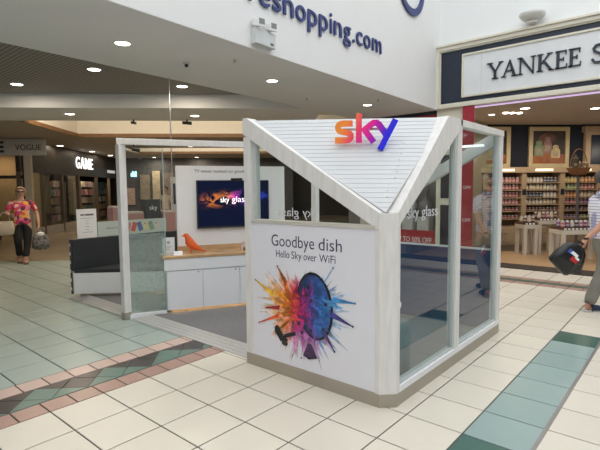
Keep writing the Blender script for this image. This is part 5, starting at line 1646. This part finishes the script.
def pattern_mat(name, kind):
    m = bpy.data.materials.new(name)
    m.use_nodes = True
    nt = m.node_tree
    b = nt.nodes['Principled BSDF']
    b.inputs['Roughness'].default_value = 0.85
    tc = nt.nodes.new('ShaderNodeTexCoord')
    if kind == 'floral':
        v = nt.nodes.new('ShaderNodeTexVoronoi')
        v.inputs['Scale'].default_value = 13
        nt.links.new(tc.outputs['Object'], v.inputs['Vector'])
        r = nt.nodes.new('ShaderNodeValToRGB')
        r.color_ramp.interpolation = 'CONSTANT'
        st = [(0, (0.62, 0.06, 0.16)), (0.3, (0.80, 0.38, 0.05)), (0.45, (0.75, 0.20, 0.28)), (0.62, (0.10, 0.03, 0.06)), (0.75, (0.72, 0.50, 0.42)), (0.88, (0.45, 0.03, 0.05))]
        while len(r.color_ramp.elements) < len(st):
            r.color_ramp.elements.new(0.5)
        for e_, (p, c) in zip(r.color_ramp.elements, st):
            e_.position = p
            e_.color = c + (1,)
        sp_ = nt.nodes.new('ShaderNodeSeparateColor')
        nt.links.new(v.outputs['Color'], sp_.inputs[0])
        nt.links.new(sp_.outputs[0], r.inputs['Fac'])
        nt.links.new(r.outputs['Color'], b.inputs['Base Color'])
    else:
        mp = nt.nodes.new('ShaderNodeMapping')
        mp.inputs['Rotation'].default_value = (0, 0, math.radians(49))
        nt.links.new(tc.outputs['Object'], mp.inputs['Vector'])
        last = None
        for d in ('Y', 'Z'):
            w = nt.nodes.new('ShaderNodeTexWave')
            w.bands_direction = d
            w.inputs['Scale'].default_value = 8.5
            nt.links.new(mp.outputs['Vector'], w.inputs['Vector'])
            r = nt.nodes.new('ShaderNodeValToRGB')
            r.color_ramp.elements[0].position = 0.10
            r.color_ramp.elements[1].position = 0.26
            r.color_ramp.elements[0].color = (0.48, 0.49, 0.68, 1)
            r.color_ramp.elements[1].color = (0.92, 0.92, 0.95, 1)
            nt.links.new(w.outputs['Fac'], r.inputs['Fac'])
            if last is None:
                last = r.outputs['Color']
            else:
                mx = nt.nodes.new('ShaderNodeMix')
                mx.data_type = 'RGBA'
                mx.blend_type = 'MULTIPLY'
                mx.inputs[0].default_value = 1
                nt.links.new(last, mx.inputs[6])
                nt.links.new(r.outputs['Color'], mx.inputs[7])
                last = mx.outputs[2]
        nt.links.new(last, b.inputs['Base Color'])
    return m


SKIN = M('skin', (0.52, 0.30, 0.22), 0.55, var=0.04)
# woman walking towards the kiosk
WL = Vector((-8.38, 2.15, 0.0))
wr_ = math.radians(-108.4)
JW = {'head': (0.0,), 'armR': ((0.25, 0.02, 1.15), (0.20, 0.20, 1.10), (-0.2, 1, 0.1), (0, 0, 1), (-1, 0, 0)), 'armL': ((-0.27, -0.03, 1.12), (-0.29, 0.06, 0.86), (0, 0.1, -1), (0, 1, 0), (1, 0, 0)),
      'legR': ((0.09, 0.10, 0.50), (0.07, -0.02, 0.10), (0, 1, 0)), 'legL': ((-0.08, 0.08, 0.50), (-0.03, 0.20, 0.095), (0, 1, 0))}
wm = {'skin': SKIN, 'shirt': pattern_mat('floral_print_cloth', 'floral'), 'trousers': M('black_cloth', (0.012, 0.012, 0.015), 0.9), 'shoe': M('tan_shoe', (0.40, 0.24, 0.15), 0.6), 'sole': M('brown_sole', (0.15, 0.09, 0.06), 0.7), 'hair': M('fair_hair', (0.30, 0.20, 0.12), 0.7, var=0.25, scale=30)}
wroot, wxf = person('woman in floral top and black trousers walking with two bags', WL, wr_, JW, wm, 4, True, 0.96, True, 1.15)
def tmb(mb, xf):
    mb.v = [tuple(xf @ Vector(v)) for v in mb.v]
    return mb
def soft_bag(prof, c, thick, mat, name, parent, xf, bulge=1.0, lean=0.0):
    """bag lofted from (half width, z) rows with rounded section"""
    vs, fs = [], []
    n = 14
    for hw, z, th in prof:
        for i in range(n):
            a = 2 * math.pi * i / n
            ca, sa = math.cos(a), math.sin(a)
            x = math.copysign(abs(ca) ** 0.6, ca) * hw * (1 + 0.05 * math.sin(7 * z * 30 + i))
            y = math.copysign(abs(sa) ** 0.7, sa) * th * (1 + 0.10 * math.sin(i * 2.1 + z * 25))
            vs.append((c[0] + x + lean * (z), c[1] + y, c[2] + z))
    for k in range(len(prof) - 1):
        for i in range(n):
            fs.append([k * n + i, k * n + (i + 1) % n, (k + 1) * n + (i + 1) % n, (k + 1) * n + i])
    fs += [list(range(n))[::-1], [(len(prof) - 1) * n + i for i in range(n)]]
    o = obj(name, tmb(MB().add(vs, fs), xf), mat, parent, smooth=True)
    return o
b1 = thing('handbag', 'cream shoulder handbag on the walking woman\'s arm', 'bag', tuple(wxf @ Vector((0.30, 0.1, 0.6))))
soft_bag([(0.13, 0, 0.03), (0.155, 0.03, 0.06), (0.17, 0.15, 0.065), (0.16, 0.26, 0.05), (0.145, 0.32, 0.02)], (0.30, 0.10, 0.66), 0.06, M('cream_leather', (0.52, 0.43, 0.34), 0.6), 'bag_body', b1, wxf)
hd = MB()
pts = [(0.30 + 0.09 * math.cos(t), 0.10, 0.98 + 0.20 * math.sin(t)) for t in [math.pi * i / 10 for i in range(11)]]
for p, q in zip(pts, pts[1:]):
    hd.tube(p, q, 0.008, 6)
obj('strap', tmb(hd, wxf), MATS['cream_leather'], b1)
b2 = thing('shopping_bag', 'grey patterned shopping bag in the walking woman\'s hand', 'bag', tuple(wxf @ Vector((-0.29, 0.07, 0.3))))
soft_bag([(0.10, 0, 0.05), (0.15, 0.04, 0.08), (0.16, 0.18, 0.085), (0.13, 0.30, 0.06), (0.10, 0.36, 0.03)], (-0.31, 0.08, 0.28), 0.06, M('patterned_grey_cloth', (0.14, 0.13, 0.13), 0.8, var=0.9, scale=22), 'bag_body', b2, wxf)
hd = MB()
pts = [(-0.31 + 0.06 * math.cos(t), 0.08, 0.63 + 0.15 * math.sin(t)) for t in [math.pi * i / 10 for i in range(11)]]
for p, q in zip(pts, pts[1:]):
    hd.tube(p, q, 0.008, 6)
obj('handle', tmb(hd, wxf), MATS['patterned_grey_cloth'], b2)
obj('contents', tmb(MB().lathe([(0.02, 0.60), (0.07, 0.62), (0.07, 0.67), (0.02, 0.70)], (-0.31, 0.08, 0), 10), wxf), WHITEP, b2)

# man at the right edge, seen from his right side
ML = Vector((2.18, 5.34, 0.0))
mr_ = math.radians(-49.4)
JM_ = {'head': (0.0,), 'armR': ((0.240, -0.16, 1.10), (0.215, -0.345, 0.915), (0.0, -0.5, -0.85), (0, 0.8, -0.5), (-1, 0, 0)), 'armL': ((-0.25, 0.06, 1.13), (-0.22, 0.26, 1.02), (0, 1, 0.1), (0, 0, 1), (1, 0, 0)),
      'legR': ((0.10, -0.03, 0.50), (0.10, -0.20, 0.095), (0, 1, 0)), 'legL': ((-0.10, 0.16, 0.51), (-0.09, 0.22, 0.10), (0, 1, 0))}
mm_ = {'skin': M('ruddy_skin', (0.55, 0.29, 0.20), 0.55, var=0.05), 'shirt': pattern_mat('plaid_shirt_cloth', 'plaid'), 'trousers': M('khaki_grey_cloth', (0.215, 0.21, 0.18), 0.9, var=0.08), 'shoe': M('navy_canvas', (0.02, 0.035, 0.075), 0.8), 'sole': M('white_sole', (0.55, 0.55, 0.55), 0.6), 'hair': M('dark_grey_hair', (0.08, 0.07, 0.06), 0.7)}
mroot, mxf = person('man in checked shirt and khaki trousers carrying black bags', ML, mr_, JM_, mm_, 2, False, 1.02)
obj('wristwatch', tmb(MB().lathe([(0.031, -0.012), (0.034, 0), (0.031, 0.012)], (0.216, -0.335, 0.93), 12), mxf), BLACK, mroot)
pk = MB().box((0.185, -0.10, 0.78), (0.198, 0.0, 0.90))
BAGP = M('black_bag_plastic', (0.014, 0.014, 0.016), 0.32, var=0.2, scale=20, bump=0.5, bscale=18)
def carrier(name, label, px, py, tilt, w, h, lean):
    t = thing(name, label, 'bag', tuple(mxf @ Vector((px, py, 0.4))), 'black bags held by the man')
    # bag plane runs along local y (walking direction); tilt swings it backwards
    loc = mxf @ Matrix.Translation((px, py, 0.86)) @ Matrix.Rotation(tilt, 4, 'X') @ Matrix.Rotation(math.radians(90), 4, 'Z')
    body = soft_bag([(w * 0.80, -h, 0.02), (w * 0.98, -h * 0.93, 0.055), (w, -h * 0.6, 0.065), (w * 0.92, -h * 0.3, 0.05), (w * 0.7, -h * 0.12, 0.03), (w * 0.25, -0.01, 0.02)], (0, 0, 0), 0.05, BAGP, 'bag_body', t, loc)
    hd = MB()
    hd.tube((-w * 0.2, 0.012, -0.03), (-0.005, 0.0, 0.035), 0.008, 6).tube((w * 0.2, 0.012, -0.03), (0.005, 0.0, 0.035), 0.008, 6).tube((-0.02, 0.0, 0.035), (0.02, 0.0, 0.035), 0.010, 6)
    obj('handles', tmb(hd, loc), BAGP, t)
    return t, body, loc
t1, bb1, lc1 = carrier('carrier_bag', 'larger black carrier bag with red and blue print held by the man', 0.325, -0.47, math.radians(-46), 0.155, 0.38, 0)
for (x, z, sx, sz, m) in ((0.045, -0.19, 0.05, 0.03, M('red_print', (0.55, 0.03, 0.03), 0.4)), (0.0, -0.14, 0.05, 0.022, WHITEP), (-0.05, -0.15, 0.035, 0.03, M('blue_print', (0.05, 0.10, 0.42), 0.4)), (0.06, -0.155, 0.03, 0.015, WHITEP)):
    obj('bag_print', tmb(MB().add([(x - sx, -0.068, z - sz), (x + sx, -0.068, z - sz * .6), (x + sx * .9, -0.066, z + sz), (x - sx * .8, -0.066, z + sz * .8), (x - sx, -0.060, z - sz), (x + sx, -0.060, z - sz * .6), (x + sx * .9, -0.058, z + sz), (x - sx * .8, -0.058, z + sz * .8)], [(0, 1, 2, 3), (7, 6, 5, 4), (0, 4, 5, 1), (1, 5, 6, 2), (2, 6, 7, 3), (3, 7, 4, 0)]), lc1), m, bb1)
t2, bb2, lc2 = carrier('carrier_bag', 'smaller black bag with a white mark beside the man\'s leg', 0.205, -0.42, math.radians(-16), 0.13, 0.36, 0)
obj('bag_print', text_mb('sky', 0.10, 0.085, 0.006, lc2 @ Vector((0.05, -0.064, -0.235)), (lc2.to_3x3() @ Vector((-0.35, 0, 0.9))), (lc2.to_3x3() @ Vector((-0.9, 0, -0.35))), (lc2.to_3x3() @ Vector((0, -1, 0)))), WHITEP, bb2)
# far figure in a pale top seen through the kiosk glass
FL_ = E(-2.55, 13.8, 0)
JF = {'head': (0.0,), 'armR': ((0.24, 0.02, 1.12), (0.24, 0.10, 0.88), (0, 0.1, -1), (0, 1, 0), (-1, 0, 0)), 'armL': ((-0.24, 0.02, 1.12), (-0.24, 0.08, 0.88), (0, 0.1, -1), (0, 1, 0), (1, 0, 0)), 'legR': ((0.09, 0.02, 0.5), (0.09, 0.0, 0.097), (0, 1, 0)), 'legL': ((-0.09, 0.02, 0.5), (-0.09, 0.0, 0.097), (0, 1, 0))}
fm = dict(wm)
fm['shirt'] = M('pale_top_cloth', (0.45, 0.40, 0.34), 0.8)
fm['hair'] = M('brown_hair', (0.06, 0.04, 0.03), 0.7)
person('far person in a pale top seen through the kiosk glass', FL_, math.radians(-130), JF, fm, 2, True, 0.97)
